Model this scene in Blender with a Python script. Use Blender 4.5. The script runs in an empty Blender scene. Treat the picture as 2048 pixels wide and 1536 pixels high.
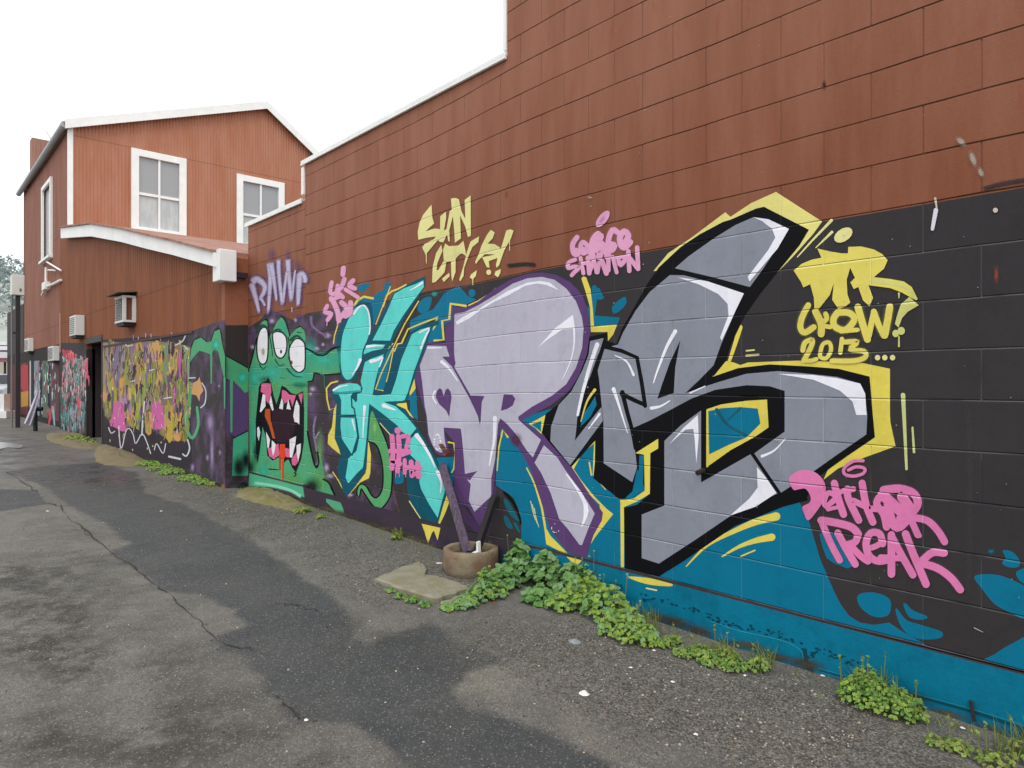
import bpy, math, random
import numpy as np
from mathutils import Vector
random.seed(7); np.random.seed(7)
sc = bpy.context.scene
COL = sc.collection

# ---------------------------------------------------------------- camera
H = 1.40                                   # eye height (m)
FPX = 1352.0                               # focal length in photo pixels (2048 wide)
TH = math.atan2(1239.0, FPX)               # the wall recedes 42.5 deg left of the view axis
ST, CT = math.sin(TH), math.cos(TH)
cam_d = bpy.data.cameras.new("camera")
cam = bpy.data.objects.new("camera", cam_d); COL.objects.link(cam)
cam.location = (0, 0, H)
cam.rotation_euler = (math.radians(90), 0, -TH)
cam_d.sensor_width = 36; cam_d.lens = 36 * FPX / 2048
cam_d.shift_y = -6 / 2048
cam_d.clip_start = 0.05; cam_d.clip_end = 2000
sc.camera = cam

# ---------------------------------------------------------------- sky, sun, exposure
world = bpy.data.worlds.new("World"); sc.world = world
world.use_nodes = True
wn = world.node_tree.nodes; wl = world.node_tree.links; wn.clear()
SUN_EL, SUN_ROT = math.radians(52), math.radians(215)
o_ = wn.new("ShaderNodeOutputWorld"); bg = wn.new("ShaderNodeBackground")
sky = wn.new("ShaderNodeTexSky"); sky.sky_type = 'NISHITA'; sky.sun_disc = False
sky.sun_elevation = SUN_EL; sky.sun_rotation = SUN_ROT; sky.dust_density = 3.0; sky.air_density = 1.0
tc = wn.new("ShaderNodeTexCoord"); mp = wn.new("ShaderNodeMapping"); mp.inputs['Scale'].default_value = (1.2, 1.2, 4.0)
nz = wn.new("ShaderNodeTexNoise"); nz.inputs['Scale'].default_value = 1.6; nz.inputs['Detail'].default_value = 6
rp = wn.new("ShaderNodeValToRGB"); rp.color_ramp.elements[0].position = 0.35; rp.color_ramp.elements[0].color = (13.2, 13.7, 14.4, 1)
rp.color_ramp.elements[1].position = 0.62; rp.color_ramp.elements[1].color = (16.4, 16.4, 16.5, 1)
mx = wn.new("ShaderNodeMixRGB"); mx.inputs[0].default_value = 0.90
wl.new(tc.outputs['Generated'], mp.inputs[0]); wl.new(mp.outputs[0], nz.inputs['Vector']); wl.new(nz.outputs['Fac'], rp.inputs[0])
wl.new(sky.outputs[0], mx.inputs[1]); wl.new(rp.outputs[0], mx.inputs[2]); wl.new(mx.outputs[0], bg.inputs[0])
bg.inputs[1].default_value = 0.10
wl.new(bg.outputs[0], o_.inputs[0])
sl = bpy.data.lights.new("sun", 'SUN'); sl.energy = .9; sl.angle = math.radians(25); sl.color = (1.0, 0.96, 0.90)
so = bpy.data.objects.new("sun", sl); COL.objects.link(so)
# direction towards the sun, to the left of and behind the camera
sd = Vector((math.sin(SUN_ROT) * math.cos(SUN_EL), math.cos(SUN_ROT) * math.cos(SUN_EL), math.sin(SUN_EL)))
so.rotation_euler = sd.to_track_quat('Z', 'Y').to_euler()
sc.view_settings.view_transform = 'Standard'; sc.view_settings.look = 'None'
sc.view_settings.exposure = 0.0; sc.view_settings.gamma = 1.0; sc.view_settings.use_curve_mapping = False
sc.cycles.max_bounces = 6; sc.cycles.transparent_max_bounces = 12

# ---------------------------------------------------------------- photo pixel -> point on a real surface
WX, LX, EY, PX = 3.10, 2.83, 8.00, 3.096     # block wall, lean-to lane face, lean-to end face, plinth face
GY = 17.5                                    # gable wall of the two storey building
def ray(px, py):
    a = (px - 1024) / FPX; b = (762 - py) / FPX
    return (ST + a * CT, CT - a * ST, b)
def onX(px, py, X):
    d = ray(px, py); t = X / d[0]; return (X, d[1] * t, H + d[2] * t)
def onY(px, py, Y):
    d = ray(px, py); t = Y / d[1]; return (d[0] * t, Y, H + d[2] * t)
def proj(X, Y, Zz):
    d = X * ST + Y * CT; return (1024 + FPX * (X * CT - Y * ST) / d, 762 - FPX * (Zz - H) / d)
def gz0(Y):
    return 0.03 + 0.0145 * min(max(Y, -3.0), 19.0)
def onG(px, py, dz=0.0):
    d = ray(px, py); z = 0.1
    for _ in range(12):
        t = (z + dz - H) / d[2]; z = gz0(d[1] * t)
    return (d[0] * t, d[1] * t, z + dz)
def zD(Y):                                   # height of the recess above the plinth
    if Y > 6.5: return 0.32
    ks = [(-9, .315), (3.0, .312), (3.5, .30), (4.5, .27), (6.6, .265)]
    for (a, za), (b, zb) in zip(ks, ks[1:]):
        if Y <= b: return za + (zb - za) * (Y - a) / (b - a)
    return .265

# ---------------------------------------------------------------- tagging, meshes
def tag(o, label=None, cat=None, group=None, kind=None):
    if label: o["label"] = label
    if cat: o["category"] = cat
    if group: o["group"] = group
    if kind: o["kind"] = kind
    return o
def empty(name, loc, label, cat, group=None):
    o = bpy.data.objects.new(name, None); COL.objects.link(o); o.location = loc
    o.empty_display_size = 0.1
    return tag(o, label, cat, group)
def root_loc(p):
    v = Vector((0, 0, 0))
    while p is not None: v += Vector(p.location); p = p.parent
    return v
class MB:
    """collects geometry in world coordinates and links it as ONE mesh object"""
    def __init__(s): s.v = []; s.f = []; s.m = []; s.mats = []; s.a = []; s.smooth = False
    def mi(s, mat):
        if mat not in s.mats: s.mats.append(mat)
        return s.mats.index(mat)
    def add(s, vs, fs, mat=None, alpha=None):
        b = len(s.v); s.v += [tuple(v) for v in vs]; s.f += [tuple(i + b for i in f) for f in fs]
        k = s.mi(mat) if mat else 0
        s.m += [k] * len(fs); s.a += (alpha if alpha else [1.0] * len(vs)); return s
    def box(s, x0, x1, y0, y1, z0, z1, mat=None, bev=0):
        if bev <= 0:
            vs = [(x, y, z) for x in (x0, x1) for y in (y0, y1) for z in (z0, z1)]
            fs = [(0, 1, 3, 2), (4, 6, 7, 5), (0, 4, 5, 1), (2, 3, 7, 6), (0, 2, 6, 4), (1, 5, 7, 3)]
            return s.add(vs, fs, mat)
        b = bev; vs = []
        X = (x0, x0 + b, x1 - b, x1); Y = (y0, y0 + b, y1 - b, y1); Z = (z0, z0 + b, z1 - b, z1)
        idx = {}
        def V(i, j, k):
            if (i, j, k) not in idx: idx[(i, j, k)] = len(vs); vs.append((X[i], Y[j], Z[k]))
            return idx[(i, j, k)]
        fs = []
        for e, w in ((0, 0), (3, 3)):
            fs.append([V(e, 1, 1), V(e, 2, 1), V(e, 2, 2), V(e, 1, 2)])
            fs.append([V(1, e, 1), V(2, e, 1), V(2, e, 2), V(1, e, 2)])
            fs.append([V(1, 1, e), V(2, 1, e), V(2, 2, e), V(1, 2, e)])
        for i, ii in ((0, 1), (3, 2)):
            for j, jj in ((0, 1), (3, 2)):
                fs.append([V(i, jj, 1), V(i, jj, 2), V(ii, j, 2), V(ii, j, 1)])
                fs.append([V(i, 1, jj), V(i, 2, jj), V(ii, 2, j), V(ii, 1, j)])
                fs.append([V(1, i, jj), V(2, i, jj), V(2, ii, j), V(1, ii, j)])
                for k, kk in ((0, 1), (3, 2)):
                    pass
        for i, ii in ((0, 1), (3, 2)):
            for j, jj in ((0, 1), (3, 2)):
                for k, kk in ((0, 1), (3, 2)):
                    fs.append([V(i, jj, kk), V(ii, j, kk), V(ii, jj, k)])
        return s.add(vs, fs, mat)
    def obox(s, c, ax, ay, az, mat=None):
        c = Vector(c); ax = Vector(ax); ay = Vector(ay); az = Vector(az)
        vs = [c + ax * i + ay * j + az * k for i in (-1, 1) for j in (-1, 1) for k in (-1, 1)]
        return s.add(vs, [(0, 1, 3, 2), (4, 6, 7, 5), (0, 4, 5, 1), (2, 3, 7, 6), (0, 2, 6, 4), (1, 5, 7, 3)], mat)
    def tube(s, pts, r, mat=None, n=8, r2=None):
        pts = [Vector(p) for p in pts]; vs = []; fs = []; N = len(pts)
        up = Vector((0.13, 0.21, 0.97))
        for i, p in enumerate(pts):
            d = (pts[min(i + 1, N - 1)] - pts[max(i - 1, 0)]).normalized()
            u = d.cross(up)
            if u.length < 1e-3: u = d.cross(Vector((1, 0, 0)))
            u.normalize(); w = d.cross(u)
            rr = r if r2 is None else r + (r2 - r) * i / (N - 1)
            for k in range(n):
                a = 2 * math.pi * k / n; vs.append(p + (u * math.cos(a) + w * math.sin(a)) * rr)
        for i in range(N - 1):
            for k in range(n):
                k2 = (k + 1) % n; fs.append((i * n + k, i * n + k2, (i + 1) * n + k2, (i + 1) * n + k))
        fs.append(tuple(range(n))[::-1]); fs.append(tuple((N - 1) * n + k for k in range(n)))
        return s.add(vs, fs, mat)
    def prism(s, poly, off, mat=None):
        """poly: 3d points of one face; off: extrusion vector"""
        n = len(poly); off = Vector(off)
        vs = [Vector(p) for p in poly] + [Vector(p) + off for p in poly]
        fs = [tuple(range(n))[::-1], tuple(range(n, 2 * n))]
        fs += [(i, (i + 1) % n, n + (i + 1) % n, n + i) for i in range(n)]
        return s.add(vs, fs, mat)
    def build(s, name, mat=None, parent=None, label=None, smooth=False):
        me = bpy.data.meshes.new(name)
        rl = root_loc(parent)
        me.from_pydata([(v[0] - rl[0], v[1] - rl[1], v[2] - rl[2]) for v in s.v], [], s.f)
        if s.mats:
            for m in s.mats: me.materials.append(m)
            me.polygons.foreach_set("material_index", s.m)
        elif mat: me.materials.append(mat)
        if any(x != 1.0 for x in s.a):
            at = me.attributes.new("fade", 'FLOAT', 'POINT'); at.data.foreach_set("value", s.a)
        if smooth: me.polygons.foreach_set("use_smooth", [True] * len(me.polygons))
        me.update()
        o = bpy.data.objects.new(name, me); COL.objects.link(o)
        if parent is not None: o.parent = parent
        if label: o["label"] = label
        return o

# ---------------------------------------------------------------- materials
def lin(h):
    h = h.lstrip('#'); c = [int(h[i:i + 2], 16) / 255 for i in (0, 2, 4)]
    return [x / 12.92 if x <= .04045 else ((x + .055) / 1.055) ** 2.4 for x in c]
def N(nt, typ, **kw):
    n = nt.nodes.new(typ)
    for k, v in kw.items(): setattr(n, k, v)
    return n
def math_(nt, op, a, b=None, clamp=False):
    n = nt.nodes.new("ShaderNodeMath"); n.operation = op; n.use_clamp = clamp
    for i, x in enumerate((a, b)):
        if x is None: continue
        if isinstance(x, (int, float)): n.inputs[i].default_value = x
        else: nt.links.new(x, n.inputs[i])
    return n.outputs[0]
def smooth_(nt, x, a, b):
    n = nt.nodes.new("ShaderNodeMapRange"); n.interpolation_type = 'SMOOTHSTEP'
    nt.links.new(x, n.inputs[0]); n.inputs[1].default_value = a; n.inputs[2].default_value = b
    n.inputs[3].default_value = 0; n.inputs[4].default_value = 1
    return n.outputs[0]
def noise_(nt, vec, scale, detail=4, rough=.5, sc3=None):
    if sc3:
        m = nt.nodes.new("ShaderNodeMapping"); nt.links.new(vec, m.inputs[0]); m.inputs['Scale'].default_value = sc3; vec = m.outputs[0]
    n = nt.nodes.new("ShaderNodeTexNoise"); nt.links.new(vec, n.inputs['Vector'])
    n.inputs['Scale'].default_value = scale; n.inputs['Detail'].default_value = detail; n.inputs['Roughness'].default_value = rough
    return n.outputs['Fac']
def mix_(nt, fac, a, b, mode='MIX'):
    n = nt.nodes.new("ShaderNodeMixRGB"); n.blend_type = mode
    for i, x in enumerate((fac, a, b)):
        if isinstance(x, (int, float)): n.inputs[i].default_value = x
        elif isinstance(x, (list, tuple)): n.inputs[i].default_value = (*x[:3], 1)
        else: nt.links.new(x, n.inputs[i])
    return n.outputs[0]

# joints of the 400 x 200 mm concrete blocks, shared by the wall and everything painted on it
jg = bpy.data.node_groups.new("block_joints", 'ShaderNodeTree')
jg.interface.new_socket(name="Joint", in_out='OUTPUT', socket_type='NodeSocketFloat')
jg.interface.new_socket(name="Tone", in_out='OUTPUT', socket_type='NodeSocketFloat')
jg.interface.new_socket(name="Height", in_out='OUTPUT', socket_type='NodeSocketFloat')
go_ = jg.nodes.new("NodeGroupOutput"); ge = jg.nodes.new("ShaderNodeNewGeometry")
sx = jg.nodes.new("ShaderNodeSeparateXYZ"); jg.links.new(ge.outputs['Position'], sx.inputs[0])
wob = noise_(jg, ge.outputs['Position'], 2.5, 2)
s1 = math_(jg, 'MULTIPLY', smooth_(jg, sx.outputs[1], 3.0, 4.6), 0.045)
s2 = math_(jg, 'MULTIPLY', math_(jg, 'GREATER_THAN', sx.outputs[1], 6.5), -0.07)
zz = math_(jg, 'ADD', math_(jg, 'ADD', sx.outputs[2], s1), s2)
zz = math_(jg, 'ADD', zz, math_(jg, 'MULTIPLY', math_(jg, 'SUBTRACT', wob, .5), 0.012))
zz = math_(jg, 'ADD', zz, 4.0 - 2.124)
yy = math_(jg, 'ADD', sx.outputs[1], 8.0 - 1.0995 + .2)
cx = jg.nodes.new("ShaderNodeCombineXYZ"); jg.links.new(yy, cx.inputs[0]); jg.links.new(zz, cx.inputs[1])
br = jg.nodes.new("ShaderNodeTexBrick"); jg.links.new(cx.outputs[0], br.inputs['Vector'])
br.inputs['Scale'].default_value = 1; br.inputs['Brick Width'].default_value = .4; br.inputs['Row Height'].default_value = .2
br.inputs['Mortar Size'].default_value = .0032; br.inputs['Mortar Smooth'].default_value = .5
br.inputs['Color1'].default_value = (0, 0, 0, 1); br.inputs['Color2'].default_value = (1, 1, 1, 1); br.inputs['Mortar'].default_value = (.5, .5, .5, 1)
hf = math_(jg, 'ABSOLUTE', math_(jg, 'SUBTRACT', math_(jg, 'FRACT', math_(jg, 'ADD', math_(jg, 'DIVIDE', zz, .2), .5)), .5))
hw = math_(jg, 'ADD', math_(jg, 'MULTIPLY', math_(jg, 'LESS_THAN', hf, .035), .62), .38)
jg.links.new(math_(jg, 'MULTIPLY', br.outputs['Fac'], hw), go_.inputs['Joint'])
rb = jg.nodes.new("ShaderNodeRGBToBW"); jg.links.new(br.outputs['Color'], rb.inputs[0]); jg.links.new(rb.outputs[0], go_.inputs['Tone'])
br2 = jg.nodes.new("ShaderNodeTexBrick"); jg.links.new(cx.outputs[0], br2.inputs['Vector'])
for k in ('Scale', 'Brick Width', 'Row Height'): br2.inputs[k].default_value = br.inputs[k].default_value
br2.inputs['Mortar Size'].default_value = .006; br2.inputs['Mortar Smooth'].default_value = 1.0
fine = noise_(jg, ge.outputs['Position'], 120, 3, .6)
hh = math_(jg, 'SUBTRACT', math_(jg, 'MULTIPLY', fine, .12), math_(jg, 'MULTIPLY', br2.outputs['Fac'], hw))
jg.links.new(hh, go_.inputs['Height'])

MATS = {}
def mat_base(name):
    m = bpy.data.materials.new(name); m.use_nodes = True; nt = m.node_tree
    b = nt.nodes['Principled BSDF']; g = nt.nodes.new("ShaderNodeNewGeometry")
    return m, nt, b, g.outputs['Position']
def paint(hexc, surf='block', rough=.62, var=.16, jl=None, gain=1.0):
    """wall paint: surf block = over the block joints, plain = smooth board or plaster"""
    key = ('p', hexc, surf, rough, var, jl)
    if key in MATS: return MATS[key]
    m, nt, b, P = mat_base("paint_" + hexc.strip('#') + ("" if surf == 'block' else "_" + surf))
    c = [min(1, x * gain) for x in lin(hexc)]
    lum = .3 * c[0] + .6 * c[1] + .1 * c[2]
    n1 = noise_(nt, P, 3.0, 5, .6); n2 = noise_(nt, P, 45, 3, .7); n3 = noise_(nt, P, 1.0, 4, .6, (9, 9, .8))
    f = math_(nt, 'ADD', math_(nt, 'MULTIPLY', math_(nt, 'SUBTRACT', n1, .5), var * 1.6), math_(nt, 'MULTIPLY', math_(nt, 'SUBTRACT', n2, .5), var * 1.1))
    f = math_(nt, 'ADD', f, math_(nt, 'MULTIPLY', math_(nt, 'SUBTRACT', n3, .5), var * 1.2))
    patch = smooth_(nt, noise_(nt, P, 7, 5, .7), .5, .66)
    f = math_(nt, 'ADD', f, math_(nt, 'MULTIPLY', patch, -var * .55))
    f = math_(nt, 'ADD', f, 1.03)
    col = mix_(nt, 1.0, c, f, 'MULTIPLY')
    bp = nt.nodes.new("ShaderNodeBump")
    if surf == 'block':
        g = nt.nodes.new("ShaderNodeGroup"); g.node_tree = jg
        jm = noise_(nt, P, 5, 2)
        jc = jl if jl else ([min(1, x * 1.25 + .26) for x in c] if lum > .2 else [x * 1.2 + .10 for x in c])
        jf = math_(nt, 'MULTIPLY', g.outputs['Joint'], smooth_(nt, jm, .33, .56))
        col = mix_(nt, math_(nt, 'MULTIPLY', jf, .8), col, jc)  # pale joints: light catching groove edges put into colour, besides thin dusty paint
        t = math_(nt, 'ADD', math_(nt, 'MULTIPLY', math_(nt, 'SUBTRACT', g.outputs['Tone'], .5), .07), 1.0)
        col = mix_(nt, 1.0, col, t, 'MULTIPLY')
        bp.inputs['Strength'].default_value = .9; bp.inputs['Distance'].default_value = .006
        nt.links.new(g.outputs['Height'], bp.inputs['Height'])
    else:
        bp.inputs['Strength'].default_value = .5; bp.inputs['Distance'].default_value = .003
        nt.links.new(n2, bp.inputs['Height'])
    nt.links.new(bp.outputs[0], b.inputs['Normal']); nt.links.new(col, b.inputs['Base Color'])
    b.inputs['Roughness'].default_value = rough; b.inputs['Specular IOR Level'].default_value = .12
    MATS[key] = m; return m
def soft(hexc, surf='block', strength=1.0):
    """overspray: real paint thinning out towards its edge (vertex attribute fade)"""
    key = ('s', hexc, surf, strength)
    if key in MATS: return MATS[key]
    m0 = paint(hexc, surf); m = m0.copy(); m.name = "overspray_" + hexc.strip('#'); nt = m.node_tree
    b = nt.nodes['Principled BSDF']; out = nt.nodes['Material Output']
    at = nt.nodes.new("ShaderNodeAttribute"); at.attribute_name = "fade"
    g = nt.nodes.new("ShaderNodeNewGeometry"); n = noise_(nt, g.outputs['Position'], 60, 3, .7)
    f = math_(nt, 'MULTIPLY', at.outputs['Fac'], strength)
    f = math_(nt, 'MULTIPLY', f, math_(nt, 'ADD', math_(nt, 'MULTIPLY', n, .8), .6), True)
    tr = nt.nodes.new("ShaderNodeBsdfTransparent"); mxs = nt.nodes.new("ShaderNodeMixShader")
    nt.links.new(f, mxs.inputs[0]); nt.links.new(tr.outputs[0], mxs.inputs[1]); nt.links.new(b.outputs[0], mxs.inputs[2])
    nt.links.new(mxs.outputs[0], out.inputs[0])
    MATS[key] = m; return m
def simple(name, hexc, rough=.6, var=.15, scale=8, metal=0, bump=.002, bscale=60, spec=.4, c2=None, sc3=None):
    key = ('q', name)
    if key in MATS: return MATS[key]
    m, nt, b, P = mat_base(name); c = lin(hexc)
    n1 = noise_(nt, P, scale, 6, .6, sc3); n2 = noise_(nt, P, bscale, 3, .6)
    if c2: col = mix_(nt, smooth_(nt, n1, .38, .62), c, lin(c2))
    else: col = mix_(nt, 1.0, c, math_(nt, 'ADD', math_(nt, 'MULTIPLY', math_(nt, 'SUBTRACT', n1, .5), var * 3), 1.0), 'MULTIPLY')
    col = mix_(nt, 1.0, col, math_(nt, 'ADD', math_(nt, 'MULTIPLY', math_(nt, 'SUBTRACT', n2, .5), var), 1.0), 'MULTIPLY')
    bp = nt.nodes.new("ShaderNodeBump"); bp.inputs['Distance'].default_value = bump; bp.inputs['Strength'].default_value = .6
    nt.links.new(n2, bp.inputs['Height']); nt.links.new(bp.outputs[0], b.inputs['Normal'])
    nt.links.new(col, b.inputs['Base Color']); b.inputs['Roughness'].default_value = rough
    b.inputs['Metallic'].default_value = metal; b.inputs['Specular IOR Level'].default_value = spec
    MATS[key] = m; return m
def ribbed(name, hexc, axis, pitch=.085, c2=None, depth=.016):
    """vertical ribs of corrugated iron running up the wall"""
    m, nt, b, P = mat_base(name); c = lin(hexc)
    s = nt.nodes.new("ShaderNodeSeparateXYZ"); nt.links.new(P, s.inputs[0])
    w = math_(nt, 'SINE', math_(nt, 'MULTIPLY', s.outputs[axis], 2 * math.pi / pitch))
    n1 = noise_(nt, P, 1.2, 5, .6, (3, 3, .7)); n2 = noise_(nt, P, 20, 4, .7)
    col = mix_(nt, smooth_(nt, n1, .3, .7), c, lin(c2 or hexc))
    col = mix_(nt, 1.0, col, math_(nt, 'ADD', math_(nt, 'MULTIPLY', math_(nt, 'SUBTRACT', n2, .5), .25), 1.0), 'MULTIPLY')
    seam = math_(nt, 'LESS_THAN', math_(nt, 'MODULO', math_(nt, 'ADD', s.outputs[2], 40.35), 2.05), .02)
    col = mix_(nt, math_(nt, 'MULTIPLY', seam, .6), col, [x * .45 for x in c])
    bp = nt.nodes.new("ShaderNodeBump"); bp.inputs['Distance'].default_value = depth; bp.inputs['Strength'].default_value = .8
    nt.links.new(w, bp.inputs['Height']); nt.links.new(bp.outputs[0], b.inputs['Normal'])
    nt.links.new(col, b.inputs['Base Color']); b.inputs['Roughness'].default_value = .7; b.inputs['Specular IOR Level'].default_value = .1
    return m

# ---------------------------------------------------------------- drawing on the walls
def cat(pts, closed=True, k=5):
    n = len(pts); out = []
    rng = range(n) if closed else range(n - 1)
    for i in rng:
        if closed: p0, p1, p2, p3 = pts[i - 1], pts[i], pts[(i + 1) % n], pts[(i + 2) % n]
        else: p0, p1, p2, p3 = pts[max(i - 1, 0)], pts[i], pts[i + 1], pts[min(i + 2, n - 1)]
        for j in range(k):
            t = j / k; q = []
            for a in range(len(p1)):
                q.append(.5 * ((2 * p1[a]) + (-p0[a] + p2[a]) * t + (2 * p0[a] - 5 * p1[a] + 4 * p2[a] - p3[a]) * t * t + (-p0[a] + 3 * p1[a] - 3 * p2[a] + p3[a]) * t ** 3))
            out.append(tuple(q))
    if not closed: out.append(tuple(pts[-1]))
    return out
def Z(ox, oy, s):
    return lambda *pts: [(ox + p[0] / s, oy + p[1] / s) for p in pts]
class Art(MB):
    """paint laid on a wall plane: every coat a hair proud of the one below"""
    def __init__(s, plane='M', layer=1):
        super().__init__(); s.plane = plane; s.layer = layer; s.k = 0; Art.count = getattr(Art, 'count', 0) + 1; s.base = .000003 * Art.count
    def P(s, p, d):
        if s.plane == 'M':
            q = onX(p[0], p[1], WX - d); return (q[0], q[1], max(q[2], zD(q[1]) + .0125))
        if s.plane == 'P':
            q = onX(p[0], p[1], PX - d); return (q[0], q[1], min(q[2], zD(q[1]) - .004))
        if s.plane == 'L': return onX(p[0], p[1], LX - d)
        if s.plane == 'S': return onX(p[0], p[1], 2.865 - d)
        if s.plane == 'E': return onY(p[0], p[1], EY - d)
    def depth(s, layer=None):
        s.k += 1
        return (layer if layer is not None else s.layer) * .0004 + (s.k % 90) * .000004 + s.base
    def poly(s, mat, pts, smooth=False, layer=None):
        d = s.depth(layer)
        if smooth: pts = cat(pts)
        return s.add([s.P(p, d) for p in pts], [tuple(range(len(pts)))], mat)
    def stroke(s, mat, pts, w, w2=None, wm=None, layer=None, capped=True, k=4):
        """ribbon along pts, px widths from w to w2 (wm in the middle)"""
        d = s.depth(layer)
        if len(pts) > 2: pts = cat([tuple(p) for p in pts], False, k)
        n = len(pts); w2 = w if w2 is None else w2
        L = []; R = []
        for i, p in enumerate(pts):
            a = pts[max(i - 1, 0)]; b = pts[min(i + 1, n - 1)]
            dx, dy = b[0] - a[0], b[1] - a[1]; l = math.hypot(dx, dy) or 1
            t = i / (n - 1); ww = w + (w2 - w) * t
            if wm is not None: ww = ww * (1 - 4 * t * (1 - t)) + wm * 4 * t * (1 - t)
            L.append((p[0] - dy / l * ww / 2, p[1] + dx / l * ww / 2)); R.append((p[0] + dy / l * ww / 2, p[1] - dx / l * ww / 2))
        for i in range(n - 1):
            dd = d + .000006 * (i + 1)
            s.add([s.P(q, dd) for q in (L[i], L[i + 1], R[i + 1], R[i])], [(0, 1, 2, 3)], mat)
        if capped:
            for e, (p, ww) in enumerate(((pts[0], w), (pts[-1], w2))):
                if ww < 2: continue
                s.ell(mat, p[0], p[1], ww / 2, ww / 2, 0, depth=d - .00001 - .00001 * e)
        return s
    def ell(s, mat, x, y, rx, ry, rot=0, layer=None, depth=None, n=14):
        d = depth if depth is not None else s.depth(layer)
        c, t = math.cos(math.radians(rot)), math.sin(math.radians(rot)); pts = []
        for i in range(n):
            a = 2 * math.pi * i / n; u, v = rx * math.cos(a), ry * math.sin(a)
            pts.append((x + u * c - v * t, y + u * t + v * c))
        return s.add([s.P(p, d) for p in pts], [tuple(range(n))], mat)
    def blob(s, mat, x, y, rx, ry, rot=0, layer=None, core=.25, n=16):
        """soft edged spray spot"""
        d = s.depth(layer); c, t = math.cos(math.radians(rot)), math.sin(math.radians(rot))
        vs = [s.P((x, y), d)]; al = [1.0]; fs = []
        for r, a_ in ((core, .85), (.6, .3), (1.0, 0.0)):
            for i in range(n):
                a = 2 * math.pi * i / n; u, v = rx * r * math.cos(a), ry * r * math.sin(a)
                vs.append(s.P((x + u * c - v * t, y + u * t + v * c), d)); al.append(a_)
        for i in range(n):
            j = (i + 1) % n; fs.append((0, 1 + i, 1 + j))
            for q in (0, 1): fs.append((1 + q * n + i, 1 + (q + 1) * n + i, 1 + (q + 1) * n + j, 1 + q * n + j))
        return s.add(vs, fs, mat, al)
    def sstroke(s, mat, pts, w, w2=None, layer=None):
        """soft edged stroke"""
        d = s.depth(layer)
        if len(pts) > 2: pts = cat([tuple(p) for p in pts], False, 4)
        n = len(pts); w2 = w if w2 is None else w2; vs = []; al = []; fs = []
        for i, p in enumerate(pts):
            a = pts[max(i - 1, 0)]; b = pts[min(i + 1, n - 1)]
            dx, dy = b[0] - a[0], b[1] - a[1]; l = math.hypot(dx, dy) or 1; ww = w + (w2 - w) * i / (n - 1)
            e = 0.0 if i in (0, n - 1) else 1.0
            for o, al_ in ((-.5, 0), (-.18, 1), (.18, 1), (.5, 0)):
                vs.append(s.P((p[0] - dy / l * ww * o, p[1] + dx / l * ww * o), d + .000006 * i)); al.append(al_ * e)
        for i in range(n - 1):
            for q in range(3): fs.append((i * 4 + q, i * 4 + q + 1, i * 4 + q + 5, i * 4 + q + 4))
        return s.add(vs, fs, mat, al)
    def build(s, *a, **k):
        want = Vector((0, -1, 0)) if s.plane == 'E' else Vector((-1, 0, 0))
        nf = []
        for f in s.f:
            n = Vector((0, 0, 0))
            for i in range(len(f)):
                p = Vector(s.v[f[i]]); q = Vector(s.v[f[(i + 1) % len(f)]]); n += p.cross(q)
            nf.append(f if n.dot(want) >= 0 else f[::-1])
        s.f = nf
        return super().build(*a, **k)

# ================================================================ GROUND
def axis(lo, hi, step, coarse):
    fine = list(np.arange(lo, hi + 1e-6, step))
    return np.array([lo - c for c in coarse[::-1]] + fine + [hi + c for c in coarse])
coarse = [.05, .1, .2, .4, .8, 1.5, 3, 6, 12, 25, 50, 100, 200, 400]
xs = axis(-2.6, 3.2, .026, coarse); ys = axis(.9, 13.0, .028, coarse)
GX, GY_ = np.meshgrid(xs, ys)
GZ = .03 + .0145 * np.clip(GY_, -3, 19)
def poly_xy(pts): return np.array([onG(*p)[:2] for p in pts])
def sdf(P, X, Y):
    """signed distance (m) to a polygon, positive inside"""
    d = np.full(X.shape, 1e9); ins = np.zeros(X.shape, bool); n = len(P)
    for i in range(n):
        x0, y0 = P[i]; x1, y1 = P[(i + 1) % n]; ex, ey = x1 - x0, y1 - y0
        t = np.clip(((X - x0) * ex + (Y - y0) * ey) / (ex * ex + ey * ey + 1e-12), 0, 1)
        d = np.minimum(d, (X - x0 - ex * t) ** 2 + (Y - y0 - ey * t) ** 2)
        c = ((y0 > Y) != (y1 > Y)) & (X < (x1 - x0) * (Y - y0) / (y1 - y0 + 1e-12) + x0); ins ^= c
    d = np.sqrt(d); return np.where(ins, d, -d)
def vnoise(X, Y, s, seed):
    r = np.random.RandomState(seed); g = r.rand(64, 64); x = X / s; y = Y / s
    xi = np.floor(x).astype(int); yi = np.floor(y).astype(int); fx = x - xi; fy = y - yi
    fx = fx * fx * (3 - 2 * fx); fy = fy * fy * (3 - 2 * fy)
    a = g[xi % 64, yi % 64]; b = g[(xi + 1) % 64, yi % 64]; c = g[xi % 64, (yi + 1) % 64]; d = g[(xi + 1) % 64, (yi + 1) % 64]
    return (a * (1 - fx) + b * fx) * (1 - fy) + (c * (1 - fx) + d * fx) * fy - .5
wob1 = vnoise(GX, GY_, .35, 1) * .16 + vnoise(GX, GY_, .11, 2) * .11 + vnoise(GX, GY_, .05, 3) * .07
def region(polys, soft_=.03, wamp=1.0):
    v = np.zeros(GX.shape)
    for P, s in polys:
        f = np.clip((sdf(poly_xy(P), GX, GY_) + wob1 * wamp) / soft_ * .5 + .5, 0, 1); v = np.maximum(v, f * s)
    return v
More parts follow.
